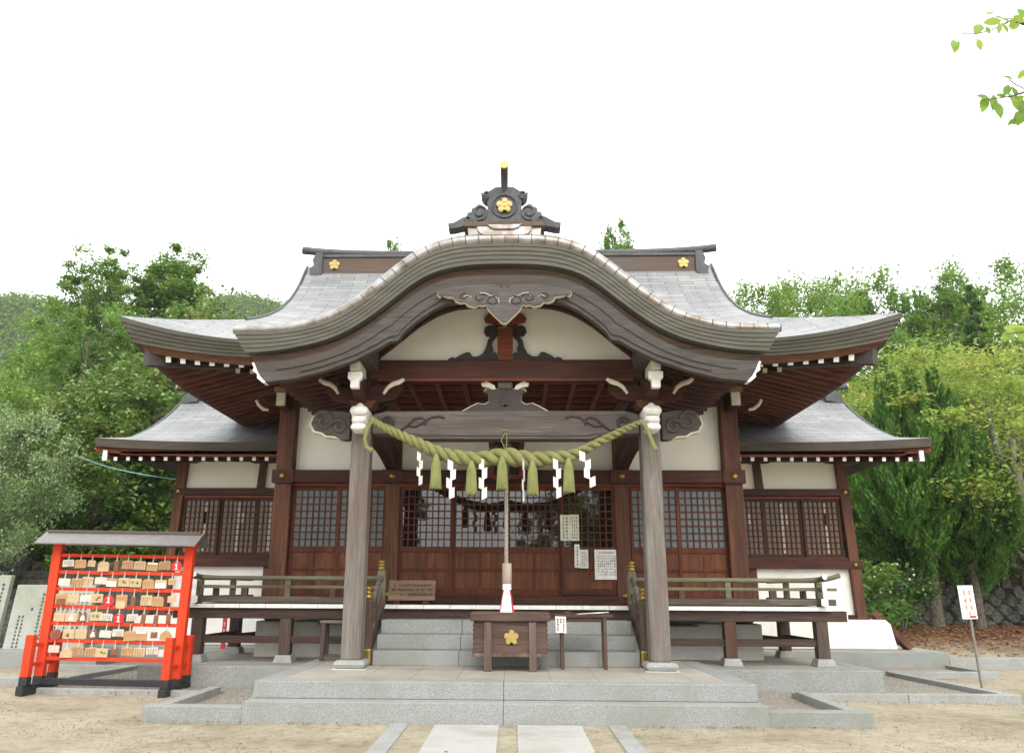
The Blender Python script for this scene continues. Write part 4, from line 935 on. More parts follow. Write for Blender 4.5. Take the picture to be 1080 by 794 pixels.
# ------------------------------------------------------------------ things in front of the hall
# straw rope
SH = thing('straw_rope', 'thick twisted green straw rope with tassels and zigzag paper across the porch', 'shrine rope', (0, 12.1, 3.5))
rp = np.array([(-2.08, 4.16), (-1.9, 4.04), (-1.36, 3.79), (-1.15, 3.69), (-.92, 3.60), (-.47, 3.52), (0.0, 3.585), (.4, 3.52), (.97, 3.57), (1.15, 3.64), (1.35, 3.745), (1.8, 3.98), (2.11, 4.12)])
rc = smooth_curve(rp, 160); L_ = np.r_[0, np.cumsum(np.hypot(*np.diff(rc, axis=0).T))]; mid = L_[-1] / 2
mb = MB()
for k in range(3):
    pts = []; rad = []
    for i in range(len(rc)):
        q = abs(L_[i] - mid) / mid; tw = .028 + .047 * max(0, 1 - q * 1.05) ** .9
        ph = 0 if i == 0 else ph + (L_[i] - L_[i - 1]) * 2 * math.pi / (tw * 9.0); a = ph + k * 2 * math.pi / 3
        pts.append((rc[i, 0] + .4 * tw * math.sin(a), 12.12 + tw * math.cos(a), rc[i, 1] + tw * math.sin(a))); rad.append(tw * .98)
    mb.tube(pts, rad, 10)
mb.build('rope_strands', ROPEG, SH)
mb = MB(); r_ = random.Random(12)
for k in range(420):
    i = r_.randrange(4, len(rc) - 6); q = abs(L_[i] - mid) / mid; tw = (.028 + .047 * max(0, 1 - q * 1.05) ** .9) * 1.95; a = r_.uniform(0, 6.28); p = Vector((rc[i, 0], 12.12 + tw * math.cos(a), rc[i, 1] + tw * math.sin(a)))
    d = Vector((r_.uniform(.3, 1), r_.uniform(-.3, .3), r_.uniform(-.5, .5))).normalized() * r_.uniform(.02, .06); o = Vector((0, math.cos(a), math.sin(a))) * r_.uniform(0, .018); mb.tube([p, p + d * .5 + o * .4, p + d + o], [.0022, .002, .001], 3, cap=False)
mb.build('loose_straw', TASS, SH)
for s, xe, pts in ((-1, 0, [(-2.05, 4.16), (-2.13, 4.02), (-2.17, 3.85), (-2.14, 3.72), (-2.04, 3.66)]), (1, 0, [(2.08, 4.14), (2.16, 4.05), (2.22, 3.9), (2.27, 3.76), (2.30, 3.68)])):
    MB().tube([(x, 12.1, z) for x, z in pts], [.035, .034, .032, .036, .045], 8).build('rope_tail', ROPEG, SH)
mb = MB().tube([(.0, 12.1, 3.7), (-.06, 12.3, 3.86), (0, 12.38, 4.0)], .008, 5).tube([(.02, 12.1, 3.7), (.03, 12.3, 3.86), (.02, 12.38, 4.0)], .008, 5); mb.tube([(-.04, 12.4, 4.03), (.05, 12.4, 4.04)], .016, 6)
mb.build('hanger_cord', ROPEG, SH)
for x, z0, z1 in ((-1.045, 3.6, 3.07), (-.505, 3.5, 2.985), (-.04, 3.58, 3.06), (.42, 3.5, 2.98), (.965, 3.54, 3.02)):
    mb = MB(); r_ = random.Random(x)
    mb.lathe([(.022, 0), (.04, -.04), (.062, -.14), (.078, -.3), (.082, z1 - z0 + .03), (.06, z1 - z0)], (x, 12.02, z0), 18)
    for k in range(46):
        a = r_.uniform(0, 6.28); mb.tube([(x + .03 * math.cos(a), 12.02 + .03 * math.sin(a), z0 - .03), (x + .066 * math.cos(a), 12.02 + .066 * math.sin(a), z0 - .16), (x + .086 * math.cos(a), 12.02 + .086 * math.sin(a), z1 + r_.uniform(-.012, .02))], .006, 4)
    mb.build('straw_tassel', TASS, SH)
for x, z0, z1, yaw, lean in ((-1.29, 3.62, 3.15, 1.0, 0), (-.80, 3.5, 2.95, .45, .02), (-.33, 3.53, 2.94, -.45, 0), (.29, 3.5, 2.9, 1.25, .04), (.79, 3.52, 2.96, .5, 0), (1.2, 3.64, 3.12, -.3, -.08)):
    mb = MB(); n = 4; h = (z0 - z1) / n; c, sn = math.cos(yaw), math.sin(yaw); hw = .044
    for k in range(n):                          # folded strip: each leaf steps sideways and slants, touching the next
        o = (.026 if k % 2 else -.026) + lean * k * -.4; za, zb_ = z0 - k * h + .012, z0 - (k + 1) * h - .012; sl_ = .034 if k % 2 else -.034
        q = [(o - hw, za - max(0, sl_)), (o + hw, za + min(0, sl_)), (o + hw, zb_ + min(0, sl_) + .01), (o - hw, zb_ - max(0, sl_) + .01)]
        dy = .010 * (k % 2); vs = [(x + u * c, 12.0 + u * sn + dy, z) for u, z in q] + [(x + u * c, 12.003 + u * sn + dy, z) for u, z in q]
        mb.hexa([vs[3], vs[2], vs[6], vs[7], vs[0], vs[1], vs[5], vs[4]])
    mb.build('paper_streamer', PAPER, SH)
# bell rope
BR = thing('bell_rope', 'grey twisted bell rope with wooden grip and red and white tassel', 'bell rope', (0, 12.3, 1.2))
mb = MB()
for k in range(3): mb.tube([(.02 + .019 * .8 * math.cos(z * 30 + k * 2.094), 12.35 + .0152 * math.sin(z * 30 + k * 2.094), z) for z in np.linspace(1.97, 3.6, 130)], .0165, 7)
mb.build('twisted_rope', ROPEW, BR)
MB().lathe([(.065, 0), (.072, .01), (.072, .29), (.065, .3)], (.03, 12.35, 1.69), 6).build('wooden_grip', GRIPW, BR)
MB().lathe([(.06, 0), (.067, .01), (.067, .035), (.058, .045), (.067, .055), (.067, .08), (.05, .09)], (.03, 12.35, 1.6), 16).build('tassel_knot', WCLOTH, BR)
for nm, m_, rng_ in (('red_strands', WREDC, lambda a: not (3.6 < a < 5.55)), ('white_strands', WCLOTH, lambda a: 3.6 < a < 5.55)):
    mb = MB(); r_ = random.Random(4)
    for k in range(150):
        a = 2 * math.pi * (k + .5) / 150; zz = 1.2 + r_.uniform(-.01, .03)
        if rng_(a): mb.tube([(.03 + q * math.cos(a), 12.35 + q * math.sin(a), z) for q, z in ((.045, 1.61), (.068, 1.5), (.092, 1.34), (.115 + r_.uniform(-.01, .01), zz))], [.004, .007, .0075, .007], 4)
    if nm == 'white_strands': mb.lathe([(.04, 1.61), (.06, 1.5), (.085, 1.34), (.1, 1.22)], (.03, 12.35, 0), 16)
    mb.build(nm, m_, BR)
# offering box
OB = thing('offering_box', 'dark wooden offering box with a gold plum crest on its front', 'offering box', (.08, 12.4, .465))
x0, x1, y0, y1 = -.46, .62, 12.2, 12.78
for a in (x0 + .16, x1 - .27):
    MB().box(a, a + .11, y0 - .03, y0 + .08, .466, 1.15).build('leg', BOXZ, OB, .008); MB().box(a, a + .11, y1 - .08, y1 + .03, .466, 1.15).build('leg', BOXZ, OB, .008)
MB().box(x0, x1, y0 + .005, y0 + .04, .72, 1.16).build('front_board', BOXW, OB, .004)
mb = MB().box(x0, x0 + .035, y0 + .042, y1 - .042, .72, 1.16); mb.build('side_board', BOXW, OB); MB().box(x1 - .035, x1, y0 + .042, y1 - .042, .72, 1.16).build('side_board', BOXW, OB)
MB().box(x0, x1, y1 - .04, y1 - .005, .72, 1.16).build('back_board', BOXW, OB)
MB().box(x0 - .02, x1 + .02, y0 - .02, y1 + .02, .665, .718).build('bottom_board', BOXZ, OB, .006)
mb = MB()
for xx, sg in ((x0, -1), (x1, 1)):
    for k in range(6): mb.box(xx - .008, xx + .008, y0 + .0, y0 + .05, .76 + .065 * k, .79 + .065 * k)
mb.build('corner_joints', DARKZ, OB)
for a, b, c, d in ((x0 - .04, x1 + .04, y0 - .05, y0 + .07), (x0 - .04, x1 + .04, y1 - .07, y1 + .05), (x0 - .04, x0 + .08, y0 + .072, y1 - .072), (x1 - .08, x1 + .04, y0 + .072, y1 - .072)):
    MB().box(a, b, c, d, 1.162, 1.285).build('top_frame', BOXW, OB, .008)
mb = MB()
for k in range(9): y = y0 + .1 + .047 * k; mb.bar((x0 + .08, y, 1.2), (x1 - .08, y, 1.2), .02, .06)
mb.build('top_slats', BOXW, OB)
mb = MB(); plum(mb, .095, y0 + .004, .935, .108, .016); mb.build('gold_plum_crest', GOLD, OB)
# side table with papers
TB = thing('side_table', 'thin legged dark wooden table to the right of the offering box', 'table', (1.15, 12.7, .465))
MB().box(.74, 1.62, 12.55, 12.9, 1.21, 1.25).build('table_top', BOXW, TB, .005)
for x, y in ((.86, 12.58), (.86, 12.86), (1.5, 12.58), (1.5, 12.86)): MB().box(x - .024, x + .024, y - .02, y + .02, .466, 1.21).build('leg', VERZ, TB)
MB().box(.88, 1.48, 12.59, 12.62, 1.14, 1.2).build('apron', BOXW, TB)
o = MB().hexa([(.76, 12.535, .99), (.92, 12.535, .985), (.92, 12.54, .985), (.76, 12.54, .99), (.755, 12.535, 1.225), (.915, 12.535, 1.22), (.915, 12.54, 1.22), (.755, 12.54, 1.225)]).build('paper_notice', PAPER)
tag(o, 'small white paper hanging from the edge of the side table', 'notice'); mb = MB(); glyphs(mb, .77, 1.2, 3, 5, .045, .038, 12.533, 5); hang(mb.build('lettering', INK), o)
mb = MB(); r_ = random.Random(2)
for k in range(5): a = r_.uniform(-.3, .3); x = 1.1 + .07 * k; mb.bar((x, 12.62 + .02 * k, 1.256 + .005 * k), (x + .2 * math.cos(a), 12.68 + .2 * math.sin(a), 1.262 + .005 * k), .05, .008)
tag(mb.build('paper_slips', PAPER), 'loose white paper slips lying on the side table', 'paper')
tag(MB().box(.9, 1.0, 12.62, 12.7, 1.251, 1.29).build('ink_tray', DARKZ, None, .01), 'little dark tray on the left end of the side table', 'tray')
# small stand behind the left pillar
SB = thing('wooden_stand', 'small weathered wooden stand beside the left stair rail', 'stand', (-2.75, 13.8, .465))
MB().box(-3.06, -2.42, 13.62, 13.98, 1.06, 1.1).build('stand_top', VER, SB, .006)
for x in (-3.0, -2.5):
    for y in (13.66, 13.93): MB().box(x - .035, x + .035, y - .03, y + .03, .466 if x > -3.19 else .378, 1.06).build('leg', VERZ, SB)
MB().box(-2.97, -2.53, 13.64, 13.68, .5, .56).build('foot_rail', VER, SB); MB().box(-2.97, -2.53, 13.91, 13.95, .5, .56).build('foot_rail', VER, SB)
# notice board on the veranda
NT = thing('notice_board', 'weathered wooden notice board leaning by the left door pillar', 'notice board', (-1.72, 14.9, 1.35))
MB().hexa([(-2.14, 14.86, 1.41), (-1.29, 14.86, 1.415), (-1.29, 14.9, 1.415), (-2.14, 14.9, 1.41), (-2.14, 14.98, 1.76), (-1.29, 14.98, 1.765), (-1.29, 15.02, 1.765), (-2.14, 15.02, 1.76)]).build('board', BOARD, NT, .006)
mb = MB(); 
for j, (a, n) in enumerate(((-2.09, 19), (-2.09, 19), (-1.96, 16))): glyphs(mb, a, 1.715 - .085 * j, n, 1, .041, .06, 14.852 - 1.41 * .343, 20 + j, lean=.343)
mb.build('lettering', INK, NT)
for x in (-1.98, -1.45): MB().box(x - .06, x + .06, 14.84, 15.1, 1.347, 1.41).build('foot', DARKX, NT, .01)
# papers fixed to the doors
def paper(x0, x1, z0, z1, y, mat, label, cols, rows, seed, header=False):
    o = MB().box(x0, x1, y, y + .006, z0, z1).build('paper_notice', mat, None); tag(o, label, 'notice'); mb = MB(); W_, H_ = x1 - x0, z1 - z0
    if header:
        glyphs(mb, x0 + .08, z1 - .03, 10, 1, (W_ - .16) / 10, .05, y - .002, seed)
        for k in range(8): z = z1 - .12 - (H_ - .16) * k / 8; mb.box(x0 + .04, x1 - .04, y - .004, y - .002, z - .0025, z + .0025)
        for k in range(7): glyphs(mb, x0 + .05, z1 - .135 - (H_ - .16) * k / 8, 9, 1, (W_ - .1) / 9, .045, y - .002, seed + k, .6)
    else: glyphs(mb, x0 + .03, z1 - .03, cols, rows, (W_ - .05) / cols, (H_ - .06) / rows, y - .002, seed, .8)
    hang(mb.build('lettering', INK), o); return o
PYY = WY - .07
pp = lambda a, b: at(a, b, PYY)
def pbox(xa, ya, xb, yb): p, q = pp(xa, yb), pp(xb, ya); return p.x, q.x, p.z, q.z
paper(*pbox(591.2, 542.8, 600.5, 570), PYY, OLDPAPER, 'left one of the twin cream papers taped on the door lattice', 2, 7, 31)
paper(*pbox(601.2, 542.5, 610.3, 570), PYY - .003, OLDPAPER, 'right one of the twin cream papers taped on the door lattice', 3, 7, 32)
paper(*pbox(606, 574, 611, 598.5), PYY - .035, PAPER, 'narrow white paper strip under the twin cream papers', 1, 6, 33)
paper(*pbox(611.3, 579.5, 620, 599), PYY - .03, PAPER, 'little white paper beside the narrow strip on the door', 3, 7, 34)
paper(*pbox(627.5, 579.5, 651.5, 611), PYY - .03, PAPER, 'large white printed sheet of ruled lines on the right door', 1, 1, 40, True)

# vermilion rack of votive plaques (its frame leans a little to one side)
RK = thing('votive_rack', 'vermilion votive plaque rack with black feet and a grey little roof', 'rack', (-6.3, 13.24, .045))
RK.scale = (.963,) * 3
RK.rotation_euler = (0, R(.75), 0)
def rb(name, mat, mb_, bev=.008): o = mb_.build(name, mat, None, bev); o.parent = RK; return o
for x in (-1.14, 1.14):
    rb('upright', VERM, MB().box(x - .075, x + .075, -.06, .06, .2, 2.36)); rb('upright_foot', BLACK, MB().box(x - .078, x + .078, -.063, .063, .05, .2))
    rb('ground_beam', BLACK, MB().box(x - .06, x + .06, -.52, .50, -.05, .09))
    for y in (-.40, .38):
        rb('side_post', VERM, MB().box(x - .065, x + .065, y - .065, y + .065, .22, .86), .012); rb('side_post_foot', BLACK, MB().box(x - .068, x + .068, y - .068, y + .068, .09, .22))
        for z in (.4, .7): rb('side_rail', VERM, MB().box(x - .025, x + .025, min(y * .13, y * .865), max(y * .13, y * .865), z - .03, z + .03))
rb('long_beam', BLACK, MB().box(-1.08, 1.08, -.05, .05, .07, .17))
RZ = [2.14, 1.86, 1.585, 1.30, 1.03, .755, .475]
for z in RZ: rb('cross_rail', VERM, MB().box(-1.07, 1.07, -.03, .03, z - .028, z + .028), .006)
rf = MB()
for sg in (-1, 1): rf.bar((-1.42, sg * .24, 2.36), (-1.42 + 2.66, sg * .24, 2.36), .02, .02)
roofm = MB()
for sg in (-1, 1): roofm.hexa([(-1.40, sg * .33, 2.31), (1.34, sg * .33, 2.31), (1.34, 0, 2.515), (-1.40, 0, 2.515), (-1.40, sg * .33, 2.33), (1.34, sg * .33, 2.33), (1.34, 0, 2.535), (-1.40, 0, 2.535)])
rb('rack_roof', plain('rack_roof_metal', (120, 117, 114), .5, .3), roofm, 0); rb('roof_ridge', RIDGEM, MB().box(-1.36, 1.3, -.05, .05, 2.51, 2.56), .01)
for x in (-1.14, 1.14): rb('roof_gusset', VERM, MB().prismx([(-.27, 2.33), (.27, 2.33), (0, 2.5)], x - .05, x + .05), 0)
ROWS = [['w', 't', 'sm', 'ho', 'dk', 't', 't', 'tw', 't', 'rp'], ['w', 't', 't', 'w', 'wt', 'ye', 'gr', 'ho', 'wt', 'sm'], ['db', 't', 'w', 'pa', 'rr', 'do', 'th', 'bg', 'ho', 'sm'],
        ['t', 'fi', 'df', 'gr', 'w', 'rp', 'w', 'th', 'hr', 'th'], ['br', 'pa', 't', 'df', 'w', 'w', 'ho', 'tw', 'bs', 'hs'], ['w', 'hs', 't', 't', 'ye', 'bs', 't', 't', 'w', 'w']]
ORD = ['first', 'second', 'third', 'fourth', 'fifth', 'sixth', 'seventh', 'eighth', 'ninth', 'tenth']
RAIL = ['topmost', 'second', 'third', 'fourth', 'fifth', 'sixth']
DESC = {'w': 'white paper fronted', 't': 'plain tan wooden', 'sm': 'small pale wooden', 'ho': 'tan five sided', 'dk': 'narrow brown wooden', 'tw': 'tan wooden white edged', 'rp': 'red five sided white marked', 'wt': 'white papered tan wooden', 'ye': 'yellowish wooden', 'gr': 'pale wooden green inked', 'db': 'dark brown and tan', 'pa': 'pale wooden drawn', 'rr': 'round red white marked', 'do': 'double tan wooden', 'th': 'thin dark hanging', 'bg': 'big tan wooden', 'fi': 'tan wooden white figured', 'df': 'dark wooden white figured', 'hr': 'reddish tall wooden', 'br': 'round brown red marked', 'bs': 'small brown wooden', 'hs': 'tan house shaped'}
for j, row in enumerate(ROWS):
    for i, k in enumerate(row):
        cx = -.94 + i * .206 + rnd.uniform(-.012, .012) - (.0 if j else -.03); zr_ = RZ[j]; drop = .085 + rnd.uniform(-.015, .02); y = -.045 - rnd.uniform(0, .012)
        W_, H_ = .196, .138; mat = TAN if (i + j) % 3 else TAN2
        if k == 'sm': W_, H_ = .13, .105; mat = TAN2
        if k in ('dk', 'th', 'hr'): W_, H_ = .075, .17; mat = BRN
        if k in ('bs',): W_, H_ = .11, .1; mat = BRN
        if k == 'bg': W_, H_ = .2, .165
        if k == 'do': H_ = .2
        if k in ('w',): mat = WORNP; H_ = .115
        if k in ('ye', 'gr', 'pa', 'fi'): mat = TAN2; H_ = .14
        if k == 'df': mat = BRN; W_, H_ = .13, .14
        if k == 'db': H_ = .17
        z1 = zr_ - drop; z0 = z1 - H_; mb = MB(); a = rnd.uniform(-.05, .05)
        if k in ('rr', 'br'): mb.prism([(.095 * math.cos(q), -.09 + .09 * math.sin(q)) for q in np.linspace(0, 2 * math.pi, 18, endpoint=False)], -.006, .006); mat = PLQRED if k == 'rr' else BRN
        elif k == 'rp': mb.prism([(-.095, -.035), (0, .035), (.095, -.035), (.07, -H_ - .01), (-.07, -H_ - .01)], -.006, .006); mat = PLQRED
        elif k in ('ho', 'hs'): q_ = .03 if k == 'ho' else .07; mb.prism([(-W_ / 2, -q_), (-W_ * .32, 0), (W_ * .32, 0), (W_ / 2, -q_), (W_ / 2, -H_ - .02), (-W_ / 2, -H_ - .02)] if k == 'ho' else [(-W_ / 2, -q_), (0, .02), (W_ / 2, -q_), (W_ / 2, -H_ - .02), (-W_ / 2, -H_ - .02)], -.006, .006)
        else: mb.prism([(-W_ / 2, -.012), (-W_ / 2 + .012, 0), (W_ / 2 - .012, 0), (W_ / 2, -.012), (W_ / 2, -H_), (-W_ / 2, -H_)], -.006, .006)
        o = mb.build('votive_plaque', mat); o.location = (cx, y, z1); o.rotation_euler = (rnd.uniform(-.04, .04), a, rnd.uniform(-.12, .12))
        o.matrix_basis = wmat(RK) @ o.matrix_basis
        tag(o, '%s plaque, %s from left on %s rail of red rack' % (DESC[k], ORD[i], RAIL[j]), 'plaque', 'votive plaques hung on the red rack')
        def sub(n, mt_, m_): c = m_.build(n, mt_); c.parent = o
        sub('cord', CORD, MB().tube([(-.012, -.008, -.015), (0, .0, drop - .02), (.0, -.0, drop + .02)], .005, 5).tube([(.012, -.008, -.015), (0, .0, drop - .02)], .005, 5))
        if k in ('rr', 'rp'): sub('white_mark', WHITE, MB().box(-.011, .011, -.0085, -.006, -.12, -.03).box(-.03, .03, -.0085, -.006, -.125, -.112).bar((-.03, -.0072, -.055), (0, -.0072, -.035), .003, .016))
        elif k == 'br': sub('red_mark', DEEPRED, MB().tube([(.03 * math.cos(q), -.008, -.09 + .03 * math.sin(q)) for q in np.linspace(.6, 5.6, 14)], .007, 4))
        elif k in ('wt',): sub('white_paper', PAPER, MB().box(-.085, .085, -.0085, -.006, -H_, -.05))
        elif k == 'tw': sub('white_edge', PAPER, MB().box(-.085, .085, -.0085, -.006, -.03, -.006))
        elif k in ('fi', 'df'): sub('white_figure', WHITE, MB().prism([(-.01, -.03), (.025, -.04), (.03, -.075), (.045, -.11), (-.03, -.12), (-.035, -.08), (-.02, -.06)], -.0085, -.006))
        elif k in ('gr', 'ye', 'pa'):
            mb = MB(); r_ = random.Random(i * 7 + j)
            for q in range(3): x = r_.uniform(-.05, .05); z = r_.uniform(-.1, -.05); mb.prism([(x + .022 * math.cos(t) * r_.uniform(.6, 1.2), z + .018 * math.sin(t)) for t in np.linspace(0, 6.2, 9)], -.0085, -.006)
            sub('ink_drawing', GREENINK if k != 'pa' else BRN, mb)
        elif k == 'db': sub('dark_lower_plaque', BRN, MB().box(-.07, .07, -.016, -.007, -.19, -.085))
        elif k == 'do': sub('lower_plaque', TAN2, MB().box(-.075, .075, -.018, -.008, -.22, -.1))
        elif k in ('t', 'bg', 'w', 'sm') and rnd.random() < .6:
            mb = MB(); glyphs(mb, -W_ * .4, -.02, 4, 3, W_ * .2, H_ * .28, -.0065, i * 10 + j, .7); sub('lettering', FAINT, mb)

# red fire point board under the left end of the veranda
fb0, fb1 = at(233, 682, 17.5), at(240.5, 648, 17.5)
FBD = tag(MB().box(fb0.x, fb1.x, 17.47, 17.5, .38, fb1.z).build('fire_board', DEEPRED, None, .006), 'narrow red board with white letters behind the left veranda posts', 'sign')
mb = MB(); glyphs(mb, fb0.x + .02, fb1.z - .12, 1, 3, fb1.x - fb0.x - .04, .14, 17.466, 8); hang(mb.build('lettering', WHITE), FBD)
# post sign on the right
SG = thing('post_sign', 'white sign with red lettering on a thin leaning grey pole', 'sign', (8.05, 14.6, 0))
SG.rotation_euler = (0, R(-1.5), 0)
def sb(n, mt_, mb_, bev=0): o = mb_.build(n, mt_, None, bev); o.parent = SG; return o
sb('pole', STEEL, MB().tube([(0, 0, -.1), (0, 0, 1.62)], .022, 10))
sb('sign_panel', WHITE, MB().box(-.15, .11, -.04, -.025, 1.16, 1.72), .004)
mb = MB(); glyphs(mb, -.1, 1.66, 2, 3, .09, .12, -.042, 3, 1); glyphs(mb, -.05, 1.3, 1, 1, .08, .09, -.042, 9); sb('lettering', REDINK, mb); sb('red_stamp', DEEPRED, MB().box(-.02, .085, -.043, -.0405, 1.18, 1.215))
# stone tablets on the left
TX = thing('stone_tablet', 'broad pale stone tablet of engraved columns leaning behind the red rack', 'monument', (-9.7, 17.5, 0))
def tablet(root, x0, x1, y, z0, z1, lean, cols, rows, seed, only=None):
    hx = lambda a, b, ya, za, zb: MB().hexa([(a, ya + lean * za, za), (b, ya + lean * za, za), (b, ya + .14 + lean * za, za), (a, ya + .14 + lean * za, za), (a, ya + lean * zb, zb), (b, ya + lean * zb, zb), (b, ya + .14 + lean * zb, zb), (a, ya + .14 + lean * zb, zb)])
    hx(x0, x1, y, z0, z1).build('slab', TABST, root, .015); mb = MB(); W_ = x1 - x0
    glyphs(mb, x0 + W_ * .34, z1 - .16, cols, rows, W_ * .62 / cols, (z1 - z0 - .35) / rows, y - .002, seed, .75, lean=lean)
    glyphs(mb, x0 + .16, z1 - .62, 2, 9, .085, .075, y - .002, seed + 1, lean=lean); glyphs(mb, x0 + W_ * .23, z1 - .45, 1, 1, .09, .1, y - .002, seed + 5, lean=lean)
    mb.build('lettering', INK, root)
tablet(TX, -10.62, -8.9, 17.3, .34, 1.66, .16, 11, 13, 60)
MB().box(-10.9, -8.45, 17.1, 17.95, -.05, .34).build('plinth', GRAN, TX, .012)
TX2 = thing('stone_tablet', 'pale stone tablet cut off by the left edge, beside the broad one', 'monument', (-11.8, 17.5, 0))
tablet(TX2, -12.7, -10.83, 17.35, .34, 1.86, .16, 11, 14, 80); MB().box(-12.9, -10.95, 17.12, 17.95, -.05, .338).build('plinth', GRAN, TX2, .012)
# old stone steps and side walls climbing behind the tablets
SP = thing('stone_steps', 'dark mossy stone steps climbing the bank behind the tablets', 'steps', (-11.5, 20, 0))
for k in range(9): MB().box(-13.6, -9.4, 19.6 + .42 * k, 20.4 + .42 * k, -.3 + .0 * k, .30 + .25 * k).build('step', DKST, SP, .02)
RW = tag(MB().hexa([(-14.6, 19.2, -.2), (-13.7, 19.2, -.2), (-13.7, 24, -.2), (-14.6, 24, -.2), (-14.6, 19.4, 1.3), (-13.75, 19.4, 1.3), (-13.75, 24, 3.2), (-14.6, 24, 3.2)]).build('stone_wall', DKST, None, .04), 'dark rough stone side wall left of the mossy steps', 'wall')
tag(MB().box(-9.35, -8.2, 22.6, 23.1, .5, 3.0).build('stone_wall', DKST, None, .04), 'dark stone wall to the right of the mossy steps', 'wall')
# blue overhead cable
ca, cb = at(40, 460, 25), at(190, 506, 19.2)
pts = [ca.lerp(cb, t) - Vector((0, 0, .25 * math.sin(math.pi * t))) for t in np.linspace(-.5, 1, 24)]
tag(MB().tube(pts, .012, 6).build('overhead_cable', CABLE), 'thin pale blue cable sloping down to the left wing', 'cable')
# stone retaining wall on the right bank, fitted stones set diagonally
RT = thing('retaining_wall', 'mossy grey retaining wall of diagonally fitted stones below the right trees', 'wall', (14, WALLY, .6))
MB().hexa([(8.7, WALLY, .2), (26, WALLY, .2), (26, WALLY + .5, .2), (8.7, WALLY + .5, .2), (8.7, WALLY + .12, 1.95), (26, WALLY + .12, 1.95), (26, WALLY + .5, 1.95), (8.7, WALLY + .5, 1.95)]).build('wall_core', plain('dark_wall_joint', (50, 48, 40), .95), RT)
mb = MB(); r_ = random.Random(5); d_ = .40
for j in range(6):
    for i in range(34):
        cx, cz = 8.8 + (i + (j % 2) * .5 + r_.uniform(-.12, .12)) * d_ * 1.3, .55 + (j + r_.uniform(-.12, .12)) * d_ * .66; hw, hh = d_ * .62, d_ * .64
        if cz > 2.0: continue
        out = [(cx + hw * math.cos(a) * r_.uniform(.72, 1.12), cz + hh * math.sin(a) * r_.uniform(.72, 1.12)) for a in (0, .8, 1.57, 2.35, 3.14, 3.93, 4.71, 5.5)]
        yb = WALLY + .07 * (cz - .2); dpt = r_.uniform(.05, .11); o = len(mb.v); q = [(x, yb + .02, z) for x, z in out] + [(cx + (x - cx) * .72, yb - dpt, cz + (z - cz) * .72) for x, z in out]
        mb.add(q, [(i2, (i2 + 1) % 8, 8 + (i2 + 1) % 8, 8 + i2) for i2 in range(8)] + [tuple(range(8, 16))])
mb.build('facing_stones', WALLST, RT)

# ------------------------------------------------------------------ trees and plants
def leaf_mesh(name, C, T, Bv, mat):
    "C centres, T long half-vectors, Bv short half-vectors: one rhombic leaf each, folded a little"
    n = len(C); N = np.cross(T, Bv); N /= np.linalg.norm(N, axis=1, keepdims=True) + 1e-9; f = np.linalg.norm(Bv, axis=1, keepdims=True) * .35
    V = np.stack([C - T, C + Bv - T * .1 + N * f, C + T, C - Bv - T * .1 + N * f], 1).reshape(-1, 3)
    me = bpy.data.meshes.new(name); me.vertices.add(4 * n); me.vertices.foreach_set('co', V.astype(np.float32).ravel())
    me.loops.add(4 * n); me.loops.foreach_set('vertex_index', np.arange(4 * n, dtype=np.int32))
    me.polygons.add(n); me.polygons.foreach_set('loop_start', np.arange(0, 4 * n, 4, dtype=np.int32))
    me.update(calc_edges=True); me.materials.append(mat); return me
def rand_dirs(n, rg):
    d = rg.normal(size=(n, 3)); return d / np.linalg.norm(d, axis=1, keepdims=True)
def leaves_at(pts, rg, size, upw=.6, long_=1.0, droop=0., bias=None):
    n = len(pts); Nn = rand_dirs(n, rg); Nn[:, 2] = np.abs(Nn[:, 2]) + upw; Nn /= np.linalg.norm(Nn, axis=1, keepdims=True)
    T = np.cross(Nn, rand_dirs(n, rg)) if bias is None else bias + .5 * rand_dirs(n, rg)
    T[:, 2] -= droop; T /= np.linalg.norm(T, axis=1, keepdims=True) + 1e-9
    B = np.cross(Nn, T); B /= np.linalg.norm(B, axis=1, keepdims=True) + 1e-9; s = size * rg.uniform(.6, 1.3, (n, 1))
    return T * s * .5 * long_, B * s * .27
def trunk_mesh(name, base_r, H, limbs, rg, mat, bend=.4, trunks=1, spread=.6):
    mb = MB()
    for t in range(trunks):
        a = rg.uniform(0, 6.28); top = np.array([spread * math.cos(a) * (trunks > 1), spread * math.sin(a) * (trunks > 1), H]); pts = []
        ph = rg.uniform(0, 6)
        for k in range(9): q = k / 8; pts.append((top[0] * q + bend * .3 * math.sin(q * 4 + ph) * q, top[1] * q + bend * .3 * math.cos(q * 3.3 + ph) * q, -.3 + (H + .3) * q))
        mb.tube(pts, [base_r * (1.25 if k == 0 else 1) * (1 - .82 * k / 8) for k in range(9)], 9)
    for L in limbs:
        L = np.array(L); z0 = min(H * .93, max(H * .22, L[2] - np.hypot(L[0], L[1]) * .8)); q = z0 / H
        p0 = np.array([0, 0, z0]); m1 = (p0 + L) / 2 + rg.normal(size=3) * .06 * np.linalg.norm(L - p0) + np.array([0, 0, -.05 * np.linalg.norm(L - p0)])
        r0 = base_r * (1 - .82 * q) * .5; mb.tube([p0, (p0 + m1) / 2, m1, (m1 + L) / 2, L], [r0, r0 * .8, r0 * .6, r0 * .4, r0 * .15], 6)
    o = mb.build(name, mat); me = o.data; bpy.data.objects.remove(o); return me
